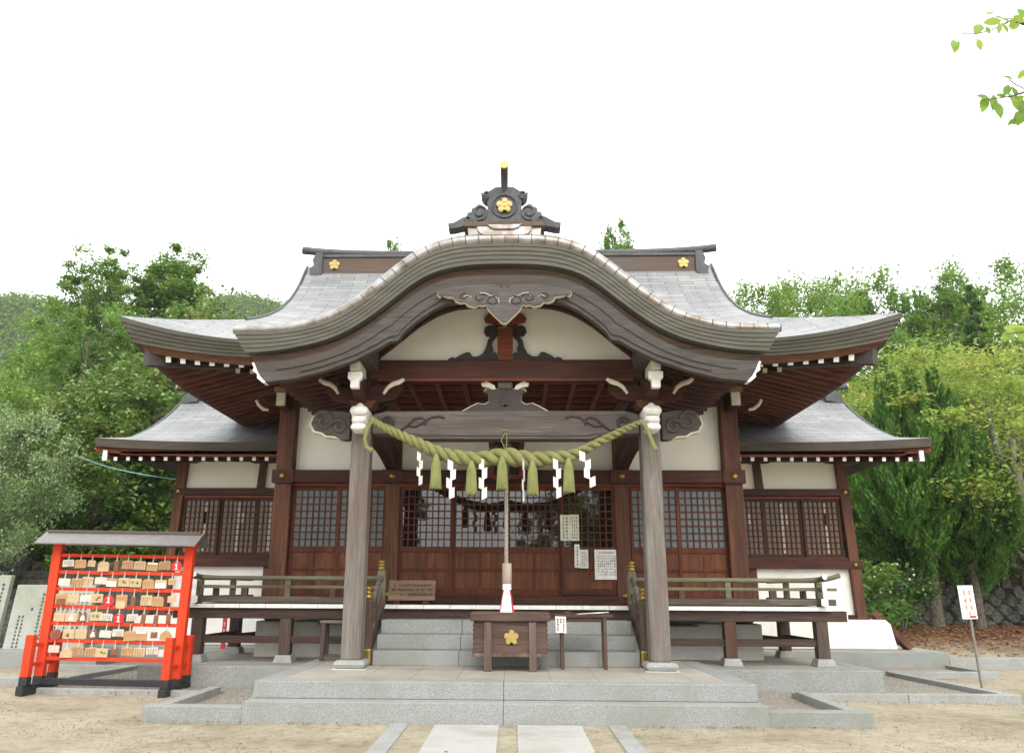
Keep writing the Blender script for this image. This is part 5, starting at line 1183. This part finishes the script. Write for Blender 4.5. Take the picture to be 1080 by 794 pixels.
def broad(seed, H, Rx, n_cl, n_lf, leaf, mat, bark, zlo=.25, flat_=.7, gap=.55, cl=.2, trunks=1, base_r=None, upw=.6, droop=0., nlim=26, lobe=.28):
    rg = np.random.default_rng(seed); cs = []
    d = rand_dirs(n_cl, rg); rr = rg.uniform(gap, 1.0, (n_cl, 1)) ** .7; cz = H * (zlo + 1) / 2; hz = H * (1 - zlo) / 2
    lob = 1 + lobe * np.sin(3 * np.arctan2(d[:, 1:2], d[:, 0:1]) + seed) * np.cos(2.3 * d[:, 2:3] + seed)
    C = d * rr * lob * np.array([Rx, Rx, hz]) + np.array([0, 0, cz]); C[:, 2] = np.clip(C[:, 2], H * zlo * .8, H)
    per = rg.integers(int(n_lf / n_cl * .4), int(n_lf / n_cl * 1.4) + 1, n_cl); P = []
    for c, k in zip(C, per):
        q = rand_dirs(k, rg) * rg.uniform(.05, 1, (k, 1)) ** .6 * np.array([1, 1, flat_]) * Rx * cl * rg.uniform(.55, 1.35) * 1.1
        w_ = 1 + .35 * np.sin(7 * q[:, :1] / (Rx * cl) + c[0]) ; P.append(c + q * w_)
    lim = [C[i] for i in rg.choice(n_cl, min(n_cl, nlim), replace=False)]
    for L in lim[: nlim // 2]:                         # leaves strung along the outer limbs
        k = int(n_lf / n_cl * .35); t = rg.uniform(.45, 1.0, (k, 1)); P.append(np.array([0, 0, L[2] * .75]) * (1 - t) + L * t + rg.normal(size=(k, 3)) * Rx * .05)
    P = np.concatenate(P); T, B = leaves_at(P, rg, leaf, upw, 1.0, droop)
    me = leaf_mesh('crown', P, T, B, mat)
    return me, trunk_mesh('trunk', base_r or H * .022, H * .86, lim, rg, bark, trunks=trunks)
def conifer(seed, H, Rb, n_lf, leaf, mat, bark, zlo=.12, layers=26, droop=.35):
    rg = np.random.default_rng(seed); P = []; lim = []
    for k in range(layers):
        q = (k + rg.uniform(0, .6)) / layers; z = H * (zlo + (1 - zlo) * q); r = Rb * (1 - q) ** .75 * rg.uniform(.75, 1.1) + .12; nb = max(3, int(7 * (1 - q)) + 3)
        for j in range(nb):
            a = rg.uniform(0, 6.28); L = r * rg.uniform(.7, 1.1); m_ = int(n_lf / layers / nb * (1.6 - q)); t = rg.uniform(.15, 1, m_) ** .7
            c = np.stack([np.cos(a) * L * t, np.sin(a) * L * t, z - droop * L * t ** 1.5 + .0 * t], 1); P.append(c + rg.normal(size=c.shape) * np.array([.16, .16, .1]) * max(.5, r * .5)); lim.append((np.cos(a) * L, np.sin(a) * L, z - droop * L))
    P = np.concatenate(P); T, B = leaves_at(P, rg, leaf, .3, 1.5, .2)
    return leaf_mesh('crown', P, T, B, mat), trunk_mesh('trunk', H * .018, H * .97, lim[::6], rg, bark, .1)
def juniper(seed, H, Rb, spires, n_lf, leaf, mat, bark):
    "flame-shaped: upright spires, each made of many upward licks of scale foliage"
    rg = np.random.default_rng(seed); P = []; Bi = []; licks = []; lim = []
    for k in range(spires):
        q = (k + .5) / spires; a = k * 2.4 + rg.uniform(-.3, .3); r = Rb * q ** .6; zt = H * (1 - .5 * q ** 1.2) * rg.uniform(.92, 1.04); z0 = H * (.16 + .12 * q) * rg.uniform(.8, 1.2)
        p0 = np.array([r * .35 * math.cos(a), r * .35 * math.sin(a), z0]); p1 = np.array([r * .95 * math.cos(a), r * .95 * math.sin(a), z0 + (zt - z0) * .55]); p2 = np.array([r * 1.02 * math.cos(a), r * 1.02 * math.sin(a), zt]); lim.append(p1)
        nl = max(8, int((zt - z0) * 4.2))
        for j in range(nl):
            t = (j + rg.uniform(0, 1)) / nl; c = p0 * (1 - t) ** 2 + 2 * p1 * t * (1 - t) + p2 * t * t; b = rg.uniform(0, 6.28) if q < .25 else a + rg.normal() * 1.2
            o = np.array([math.cos(b), math.sin(b), 0]); L = (1.25 - .6 * t) * rg.uniform(.7, 1.3); d = o * (.72 * (1 - t) + .12) + np.array([0, 0, 1.]); d /= np.linalg.norm(d)
            licks.append((c + o * (.30 * (1 - t) ** .6), d, o, L, .21 * (1 - .4 * t)))
        licks.append((p2 - np.array([0, 0, .35]), np.array([0, 0, 1.]), np.array([1., 0, 0]), .8, .12))
    m_ = int(n_lf / len(licks))
    for c, d, o, L, w_ in licks:
        t = rg.uniform(0, 1, m_) ** 1.1; rad = w_ * np.sin(np.pi * np.clip(t * .82 + .16, 0, 1)) ** .8
        P.append(c + d * (t * L)[:, None] + o * (.14 * L * t ** 2 * (1 - t))[:, None] + rand_dirs(m_, rg) * (rad * rg.uniform(.3, 1, m_))[:, None]); Bi.append(np.repeat([d], m_, 0))
    P = np.concatenate(P); T, B = leaves_at(P, rg, leaf, .0, 1.6, 0, np.concatenate(Bi))
    return leaf_mesh('crown', P, T, B, mat), trunk_mesh('trunk', .17, H * .8, lim[::2], rg, bark, .2)
LM = {
 'mid': leafmat('mid_green_leaf', [(60, 94, 42), (82, 122, 52), (108, 146, 64), (134, 166, 80)], .4),
 'dark': leafmat('dark_green_leaf', [(42, 76, 40), (60, 98, 48), (80, 118, 56), (106, 140, 68)], .32),
 'yellow': leafmat('yellow_green_leaf', [(94, 124, 46), (122, 150, 60), (148, 170, 74), (170, 184, 90), (176, 164, 86)], .4),
 'magn': leafmat('glossy_leaf', [(44, 72, 34), (68, 102, 46), (94, 128, 58), (128, 152, 80), (142, 128, 66)], .25, .35),
 'grey': leafmat('grey_green_needles', [(82, 110, 70), (112, 138, 92), (142, 164, 118), (168, 184, 140)], .3),
 'bright': leafmat('bright_green_leaf', [(72, 106, 44), (96, 132, 54), (120, 154, 66), (146, 174, 86)], .38),
 'jun': leafmat('juniper_green', [(40, 78, 30), (60, 104, 38), (86, 130, 48), (116, 154, 64)], .3),
 'hill': leafmat('hill_wood_leaf', [(62, 96, 40), (86, 120, 50), (110, 142, 60), (136, 154, 72)], .25)}
TREES = {
 'broad_mid': broad(1, 9, 3.3, 140, 30000, .165, LM['mid'], BARKM, cl=.15), 'broad_dark': broad(2, 9, 3.2, 130, 30000, .16, LM['dark'], BARKM, cl=.155),
 'glossy': broad(3, 7, 2.7, 110, 18000, .19, LM['magn'], BARKM, .12, .8, .5, .22),
 'cherry': broad(4, 6.6, 3.8, 90, 32000, .115, LM['yellow'], BARKP, .3, .42, .55, .2, 2, .2, .8, .15),
 'cherry_b': broad(5, 6.8, 4.0, 96, 32000, .12, LM['yellow'], BARKP, .28, .45, .5, .2, 1, .22, .8, .1),
 'bright': broad(6, 9, 3.6, 140, 30000, .16, LM['bright'], BARKM, .2, .65, .5, .2), 'sparse': broad(7, 14, 2.6, 150, 24000, .17, LM['mid'], BARKP, .45, .6, .25, .17, nlim=80, lobe=.12),
 'cedar': conifer(8, 15, 2.4, 20000, .22, LM['dark'], BARKM, .3), 'needle': broad(9, 6, 3.0, 70, 28000, .12, LM['grey'], BARKM, .3, .6, .45, .2),
 'juniper': juniper(10, 6.2, 1.75, 20, 70000, .085, LM['jun'], BARKM), 'juniper_b': juniper(12, 5.6, 1.6, 16, 56000, .085, LM['jun'], BARKM),
 'slender': broad(13, 13, 1.7, 130, 26000, .17, LM['mid'], BARKP, .5, .9, .2, .24, nlim=60, lobe=.08)}
def tree(kind, X, Y, sc, rot, label, cat='tree', group=None, name=None, zs=1.0, sink=.0, parts_=('crown', 'trunk')):
    cm, tm = TREES[kind]; z = float(terr(X, Y)) - sink; t = thing(name or cat, label, cat, (X, Y, z), group); t.rotation_euler = (0, 0, rot); t.scale = (sc, sc, sc * zs)
    for n_, me in ((parts_[0], cm), (parts_[1], tm)): o = bpy.data.objects.new(n_, me); COL.objects.link(o); o.parent = t
    return t
def tree_px(kind, px, ptop, Y, rot, label, wid=1.0, H0=None, **kw):
    "height so that the crown tops out at photo row ptop"
    p = at(px, ptop, Y); H0 = {'broad_mid': 9, 'broad_dark': 9, 'glossy': 7, 'cherry': 6.6, 'cherry_b': 6.8, 'bright': 9, 'sparse': 14, 'cedar': 15, 'needle': 6, 'juniper': 6.2, 'juniper_b': 5.6, 'slender': 13}[kind]
    h = p.z - float(terr(p.x, Y)); sc = h / H0 * wid; return tree(kind, p.x, Y, sc, rot, label, zs=1 / wid, **kw)
GL, GR_ = 'trees on the slope left of the hall', 'trees on the slope right of the hall'
for i, (kind, px, pt, Y, wid, lab, nm) in enumerate([
 # left, near to far
 ('needle', 8, 404, 20.5, .62, 'grey green feathery tree at the left edge above the stone tablets', 'tree'),
 ('bright', 66, 500, 25.5, 1.0, 'low bright green tree just above the red rack roof', 'tree'),
 ('glossy', 175, 372, 27.0, 1.05, 'glossy leaved tree touching the eave corner of the left wing', 'tree'),
 ('glossy', 118, 404, 25.5, .95, 'glossy yellow tipped tree behind the left half of the red rack', 'tree'),
 ('bright', 22, 392, 29, .8, 'bright feathery green tree left of the glossy trees', 'tree'),
 ('broad_mid', 100, 318, 33, .85, 'broad mid green tree left of the upturned left eave', 'tree'),
 ('broad_dark', 160, 345, 35, .8, 'dark spreading tree right behind the left eave tip', 'tree'),
 ('broad_mid', 62, 352, 36, .7, 'mid green round tree standing against the left hill', 'tree'),
 ('sparse', 122, 256, 40, .95, 'tall loose crowned tree rising highest left of the hall', 'tree'),
 ('slender', 190, 260, 42, 1.05, 'tall slender tree with a narrow dark top above the left eave', 'tree'),
 ('broad_mid', 150, 296, 44, .75, 'rounded green tree between the two tallest left trees', 'tree'),
 ('glossy', 212, 318, 37, .8, 'orange tinged glossy tree peeping over the left eave', 'tree'),
 ('slender', 416, 252, 46, .45, 'small tree tip showing over the roof left of the porch ridge', 'tree'),
 ('slender', 650, 232, 46, .55, 'thin treetop rising above the roof right of the porch ridge', 'tree'),
 # right
 ('juniper', 955, 402, 25.2, 1.0, 'dark flame shaped juniper nearest the right wing', 'tree'),
 ('juniper_b', 1002, 440, 25.0, .85, 'shorter dark juniper standing right of the tall one', 'tree'),
 ('cherry', 1054, 372, 25.6, 1.05, 'yellow green cherry tree with a forked grey trunk at right', 'tree'),
 ('cherry_b', 985, 392, 30.5, 1.05, 'wide yellow green cherry tree behind the dark junipers', 'tree'),
 ('cherry', 905, 405, 33, .9, 'yellow green cherry tree between the right roof corner and the junipers', 'tree'),
 ('broad_mid', 868, 320, 42, .9, 'green bushy tree showing above the right main eave', 'tree'),
 ('bright', 806, 296, 46, .75, 'bright green tree just right of the main roof ridge', 'tree'),
 ('bright', 856, 292, 49, .75, 'tall bright tree second to the right of the main ridge', 'tree'),
 ('broad_mid', 915, 296, 45, .7, 'mid green tree above the tip of the right eave', 'tree'),
 ('sparse', 985, 285, 42, 1.0, 'loose branching tree on the skyline right of the eave tip', 'tree'),
 ('broad_mid', 1030, 276, 47, .8, 'big green tree highest on the right skyline', 'tree'),
 ('cedar', 1022, 300, 36, .8, 'dark pointed cedar in front of the right skyline trees', 'tree'),
 ('bright', 1078, 300, 38, .8, 'light green tree cut by the right edge of the skyline', 'tree'),
 ('broad_mid', 945, 350, 37, .85, 'green tree low behind the right eave tip', 'tree'),
 ('cherry_b', 1075, 420, 30, .95, 'yellow green cherry tree at the right edge behind the forked one', 'tree'),
 ('broad_mid', 880, 430, 29.5, .7, 'green shrubby tree right beside the right wing roof', 'tree')]):
    t = tree_px(kind, px, pt, Y, i * 1.7 % 6.28, lab, wid, group=GL if px < 540 else GR_)
# shrubs and low growth
SHR = {'camellia': broad(21, 1.7, .85, 34, 2600, .12, LM['dark'], BARKP, .22, .8, .4, .26, 3, .03), 'bush': broad(22, 1.6, 1.2, 30, 3200, .14, LM['bright'], BARKM, .05, .7, .3, .3, 3, .03), 'bushd': broad(23, 1.8, 1.3, 30, 3200, .15, LM['mid'], BARKM, .05, .7, .3, .3, 3, .03)}
TREES.update(SHR)
cml = tree('camellia', at(948, 640, 24.6).x, 24.6, 1.15, .3, 'round dark camellia bush with pale buds beside the right wing', 'shrub')
mb = MB(); rg_ = np.random.default_rng(3)
for k in range(22):
    d = rand_dirs(1, rg_)[0]; ob = MB().lathe([(.012, -.03), (.03, -.01), (.032, .015), (.012, .035)], (d[0] * .8, -abs(d[1]) * .75, 1.05 + d[2] * .55), 7).build('flower_bud', CREAM); ob.parent = cml
for i, (k, px, Y, sc, lab) in enumerate([('bush', 150, 24.5, 1.25, 'low bright bush behind the right end of the red rack roof'), ('bushd', 110, 26.5, 1.4, 'green bush between the red rack and the tree trunks'), ('bush', 60, 24.2, 1.2, 'bright low bush above the mossy stone steps'),
  ('bushd', 176, 26, 1.5, 'dark bush beside the left wing wall'), ('bushd', 900, 24, 1.2, 'green bush tucked behind the right wing corner'), ('bushd', 20, 25.5, 1.6, 'dark bush at the head of the mossy steps'), ('bush', 1060, 28.2, 1.2, 'bright bush growing on top of the right retaining wall'),
  ('bushd', 985, 28.4, 1.3, 'green bush on the wall behind the junipers'), ('bush', 925, 28.6, 1.3, 'pale bush on the wall behind the camellia')]):
    tree(k, at(px, 600, Y).x, Y, sc, i * 2.1, lab, 'shrub', name='shrub')
# fallen leaves on the right bank and a ground cover of ferns on the slopes
def scatter(n, fx, name, mat, size, lab, cat):
    P = fx(n); T, B = leaves_at(P, RNG, size, 2.5, 1.0, 0.); o = bpy.data.objects.new(name, leaf_mesh(name, P, T, B, mat)); COL.objects.link(o); setting(o, lab, cat, 'stuff')
def bank(n):
    X = RNG.uniform(9.2, 22, n); Y = 20.8 + 5.6 * RNG.beta(2.2, 1.2, n); return np.stack([X, Y, terr(X, Y) + .02], 1)
LITTER = leafmat('dry_leaf', [(90, 66, 48), (124, 88, 64), (148, 108, 80), (168, 136, 102)], .05, .8)
scatter(9000, bank, 'fallen_leaves', LITTER, .1, 'reddish brown fallen leaves on the right bank', 'leaves')
def yard(n):
    X = RNG.uniform(-9, 10, n); Y = RNG.uniform(7.5, 20, n); ok = (np.abs(X) > 3.4) | (Y < 10.3); X, Y = X[ok], Y[ok]; return np.stack([X, Y, 0 * X + .03], 1)
def drift(n):
    "leaves blown against the kerbs and the lower step"
    k = RNG.integers(0, 5, n); t = RNG.random(n); w_ = np.abs(RNG.normal(0, .09, n)); X = np.empty(n); Y = np.empty(n)
    for i, (a, b) in enumerate((((-3.2, 10.44), (-1.5, 10.44)), ((1.6, 10.44), (3.2, 10.44)), ((3.2, 10.48), (4.5, 10.48)), ((-4.5, 10.48), (-3.2, 10.48)), ((4.55, 12.84), (7.7, 12.9)))):
        m_ = k == i; X[m_] = a[0] + (b[0] - a[0]) * t[m_]; Y[m_] = a[1] - w_[m_]
    return np.stack([X, Y, 0 * X + .025], 1)
scatter(220, drift, 'fallen_leaves', LITTER, .045, 'dry leaves blown against the granite kerbs and lower step', 'leaves')
scatter(380, yard, 'fallen_leaves', LITTER, .055, 'few dry leaves strewn over the sandy yard', 'leaves')
def fern(n):
    a = RNG.random(n) < .45; X = np.where(a, RNG.uniform(-30, -9.6, n), RNG.uniform(9.2, 32, n)); Y = np.where(a, RNG.uniform(23.5, 46, n), RNG.uniform(27.2, 48, n)); return np.stack([X, Y, terr(X, Y) + RNG.uniform(.05, .5, n)], 1)
scatter(26000, fern, 'undergrowth', LM['mid'], .3, 'mixed green undergrowth covering the wooded slopes', 'plants')
def slope_woods():
    rg = np.random.default_rng(31); P = []
    for sx, n in ((-1, 150), (1, 110)):
        X = sx * rg.uniform(19 if sx < 0 else 23, 62, n); Y = rg.uniform(27, 75, n)
        if sx < 0: Y = np.maximum(Y, 24)
        Z = terr(X, Y); H = rg.uniform(4, 8.5, n)
        for x, y, z, h in zip(X, Y, Z, H):
            k = 16; c = np.stack([x + rg.normal(0, h * .2, k), y + rg.normal(0, h * .2, k), z + h * rg.uniform(.15, 1, k)], 1)
            P.append((c[:, None] + rand_dirs(k * 22, rg).reshape(k, 22, 3) * rg.uniform(.2, 1, (k, 22, 1)) * h * .16).reshape(-1, 3))
    P = np.concatenate(P); T, B = leaves_at(P, rg, .42, .5); o = bpy.data.objects.new('slope_woods', leaf_mesh('slope_woods', P, T, B, LM['mid'])); COL.objects.link(o); setting(o, 'green woods covering the slopes beyond the nearer trees', 'woods', 'stuff')
slope_woods()
# far wooded hills
def hill(name, cx, cy, rx, ry, H, seed, lab):
    rg = np.random.default_rng(seed); u = np.linspace(-1, 1, 150); v = np.linspace(-1, 1, 110); U, V = np.meshgrid(u, v, indexing='ij'); r2 = U ** 2 + V ** 2
    prof = np.clip(1 - r2, 0, 1) ** .8; Xh, Yh = cx + U * rx, cy + V * ry
    Z = H * prof * (1 + .025 * np.sin(U * 7 + seed) + .02 * np.sin(V * 9 + seed * 2)) - 2
    o = grid_mesh(name, np.stack([Xh, Yh, Z], -1), np.stack([Xh, Yh], -1), plain(name + '_wood_floor', (66, 88, 48), .9)); setting(o, lab, 'hill')
    n = 6500; uu = rg.uniform(-.95, .95, n); vv = rg.uniform(-.95, .35, n); k = uu ** 2 + vv ** 2 < .9; uu, vv = uu[k], vv[k]
    zz = H * np.clip(1 - uu ** 2 - vv ** 2, 0, 1) ** .8 * (1 + .025 * np.sin(uu * 7 + seed) + .02 * np.sin(vv * 9 + seed * 2)) - 2
    C = np.stack([cx + uu * rx, cy + vv * ry, zz + 1.2], 1); P = (C[:, None, :] + rg.normal(size=(len(C), 22, 3)) * np.array([1.8, 1.8, 1.2])).reshape(-1, 3)
    T, B = leaves_at(P, rg, 1.15, .5); w_ = bpy.data.objects.new('hill_woods', leaf_mesh('hill_woods', P, T, B, LM['hill'])); COL.objects.link(w_); setting(w_, 'distant woods covering ' + lab.split(' behind')[0].split(' above')[0], 'woods', 'stuff')
hill('hill', -150, 225, 72, 60, 82, 1, 'the wooded hill behind the far left trees')
hill('hill', -90, 262, 60, 60, 99, 4, 'the wooded hill above the left eave beside the ridge')

# cherry tree whose trunk stands just outside the picture; its twigs reach in at the upper right
CT = thing('cherry_tree', 'near cherry twigs with fresh green leaves reaching in at the upper right', 'tree', (6.4, 5.4, 0))
BLEAF = leafmat('fresh_cherry_leaf', [(84, 120, 40), (112, 150, 52), (140, 172, 64), (164, 186, 84)], .55, .4)
mbt = MB(); lp = []
def P5(px, py, Y): return np.array(at(px, py, Y))
mbt.tube([(6.4, 5.4, -.2), (6.35, 5.4, 1.2), (6.2, 5.3, 2.6), (5.9, 5.2, 4.2), (5.5, 5.1, 5.6)], [.2, .17, .14, .1, .05], 10)
twigs = [[(1200, 60, 5.2), (1130, 40, 5.1), (1082, 26, 5.0), (1066, 22, 4.95), (1046, 32, 4.9), (1030, 36, 4.9), (1014, 36, 4.88)],
         [(1082, 26, 5.0), (1072, 20, 5.0), (1056, 20, 5.05)], [(1240, 120, 5.2), (1150, 100, 5.05), (1085, 96, 4.95), (1066, 102, 4.9), (1050, 104, 4.88), (1034, 106, 4.86)],
         [(1085, 96, 4.95), (1072, 90, 4.95), (1064, 84, 4.95)], [(1150, 100, 5.05), (1098, 116, 5.0), (1078, 124, 5.0), (1068, 128, 5.0)], [(1260, 330, 5.2), (1150, 340, 5.0), (1082, 350, 4.9), (1062, 352, 4.88)]]
for k, tw in enumerate(twigs):
    pts = [P5(*q) for q in tw]
    if k in (0, 2, 5): pts = [np.array((6.0, 5.25, 3.9 if k != 5 else 2.7))] + pts
    mbt.tube(pts, [max(.0035, .03 * (1 - i / (len(pts) - 1)) ** 1.6) if len(pts) > 5 or k == 5 else .004 for i in range(len(pts))], 6)
mbt.build('trunk', BARKM, CT)
spec = [(1007, 48, 14, 105), (1011, 46, 5, 100), (1032, 30, 15, 125), (1033, 47, 9, 80), (1044, 14, 6, 10), (1047, 23, 12, 175), (1055, 19, 8, 10), (1062, 22, 9, 200), (1068, 24, 8, 120), (1075, 20, 10, 190), (1078, 14, 9, 60), (1054, 30, 8, 100), (1060, 29, 9, 240), (1071, 28, 8, 150), (1042, 32, 6, 250),
        (1064, 82, 8, 10), (1078, 78, 9, 130), (1062, 95, 11, 120), (1068, 104, 20, 95), (1070, 96, 12, 100), (1040, 104, 14, 10), (1038, 110, 13, 110), (1048, 108, 11, 95), (1053, 115, 14, 85), (1074, 105, 10, 150), (1078, 112, 12, 110), (1074, 124, 16, 130), (1068, 128, 8, 140), (1079, 122, 14, 120), (1056, 101, 8, 180), (1072, 110, 10, 250),
        (1064, 354, 14, 160), (1072, 347, 13, 15), (1079, 353, 14, 30)]
r_ = random.Random(9); vs = []; fs = []
for px, py, L, ang in spec + [(r_.uniform(1086, 1200), r_.uniform(0, 130), 14, r_.uniform(0, 180)) for _ in range(70)] + [(r_.uniform(1086, 1180), r_.uniform(320, 370), 14, r_.uniform(0, 180)) for _ in range(20)]:
    c = P5(px, py, 4.9 + r_.uniform(-.06, .06)); Lm = L * 4.9 / 840 * .95; a = R(ang)
    T = np.array([math.cos(a), r_.uniform(-.45, .45), -math.sin(a)]); T /= np.linalg.norm(T); Bn = np.cross(T, [r_.uniform(-.5, .5), 1, r_.uniform(-.5, .5)]); Bn /= np.linalg.norm(Bn); N = np.cross(T, Bn); o = len(vs)
    for q, wq in ((-1, 0.02), (-.5, .34), (0, .46), (.5, .33), (1, .02)):
        for sgn in (-1, 0, 1): vs.append(tuple(c + T * Lm * q + Bn * Lm * wq * sgn + N * (.1 * abs(sgn) * wq * Lm - .12 * q * q * Lm)))
    for i in range(4):
        for j in range(2): fs.append((o + 3 * i + j, o + 3 * i + j + 1, o + 3 * i + j + 4, o + 3 * i + j + 3))
MB().add(vs, fs, 0, True).build('leaves', BLEAF, CT)

# trees on the far side of the yard, behind the photographer: seen mirrored in the door glass
for kind, X, Y, sc, lab in (('broad_dark', -8.2, -12, 1.15, 'dark yard tree mirrored at the left of the door glass'), ('broad_mid', 5.6, -11, 1.0, 'green yard tree mirrored at the right of the door glass'), ('glossy', 3.0, -15, 1.0, 'orange tinged yard tree mirrored right of the bell rope')):
    tree(kind, X, Y, sc, X, lab)

# ------------------------------------------------------------------ the hazy summer air that pales the far hills
hz = bpy.data.materials.new('haze_air'); hz.use_nodes = True; hn = hz.node_tree
hn.nodes.remove(hn.nodes['Principled BSDF']); pv = hn.nodes.new('ShaderNodeVolumePrincipled')
pv.inputs['Color'].default_value = (.93, .96, 1, 1); pv.inputs['Density'].default_value = 0.00032
hn.links.new(pv.outputs[0], hn.nodes['Material Output'].inputs['Volume'])
hb = MB().box(-1650, 1650, -1650, 2150, -4, 125).build('haze', hz); setting(hb, 'thin pale haze in the air between the yard and the hills', 'haze', 'stuff')
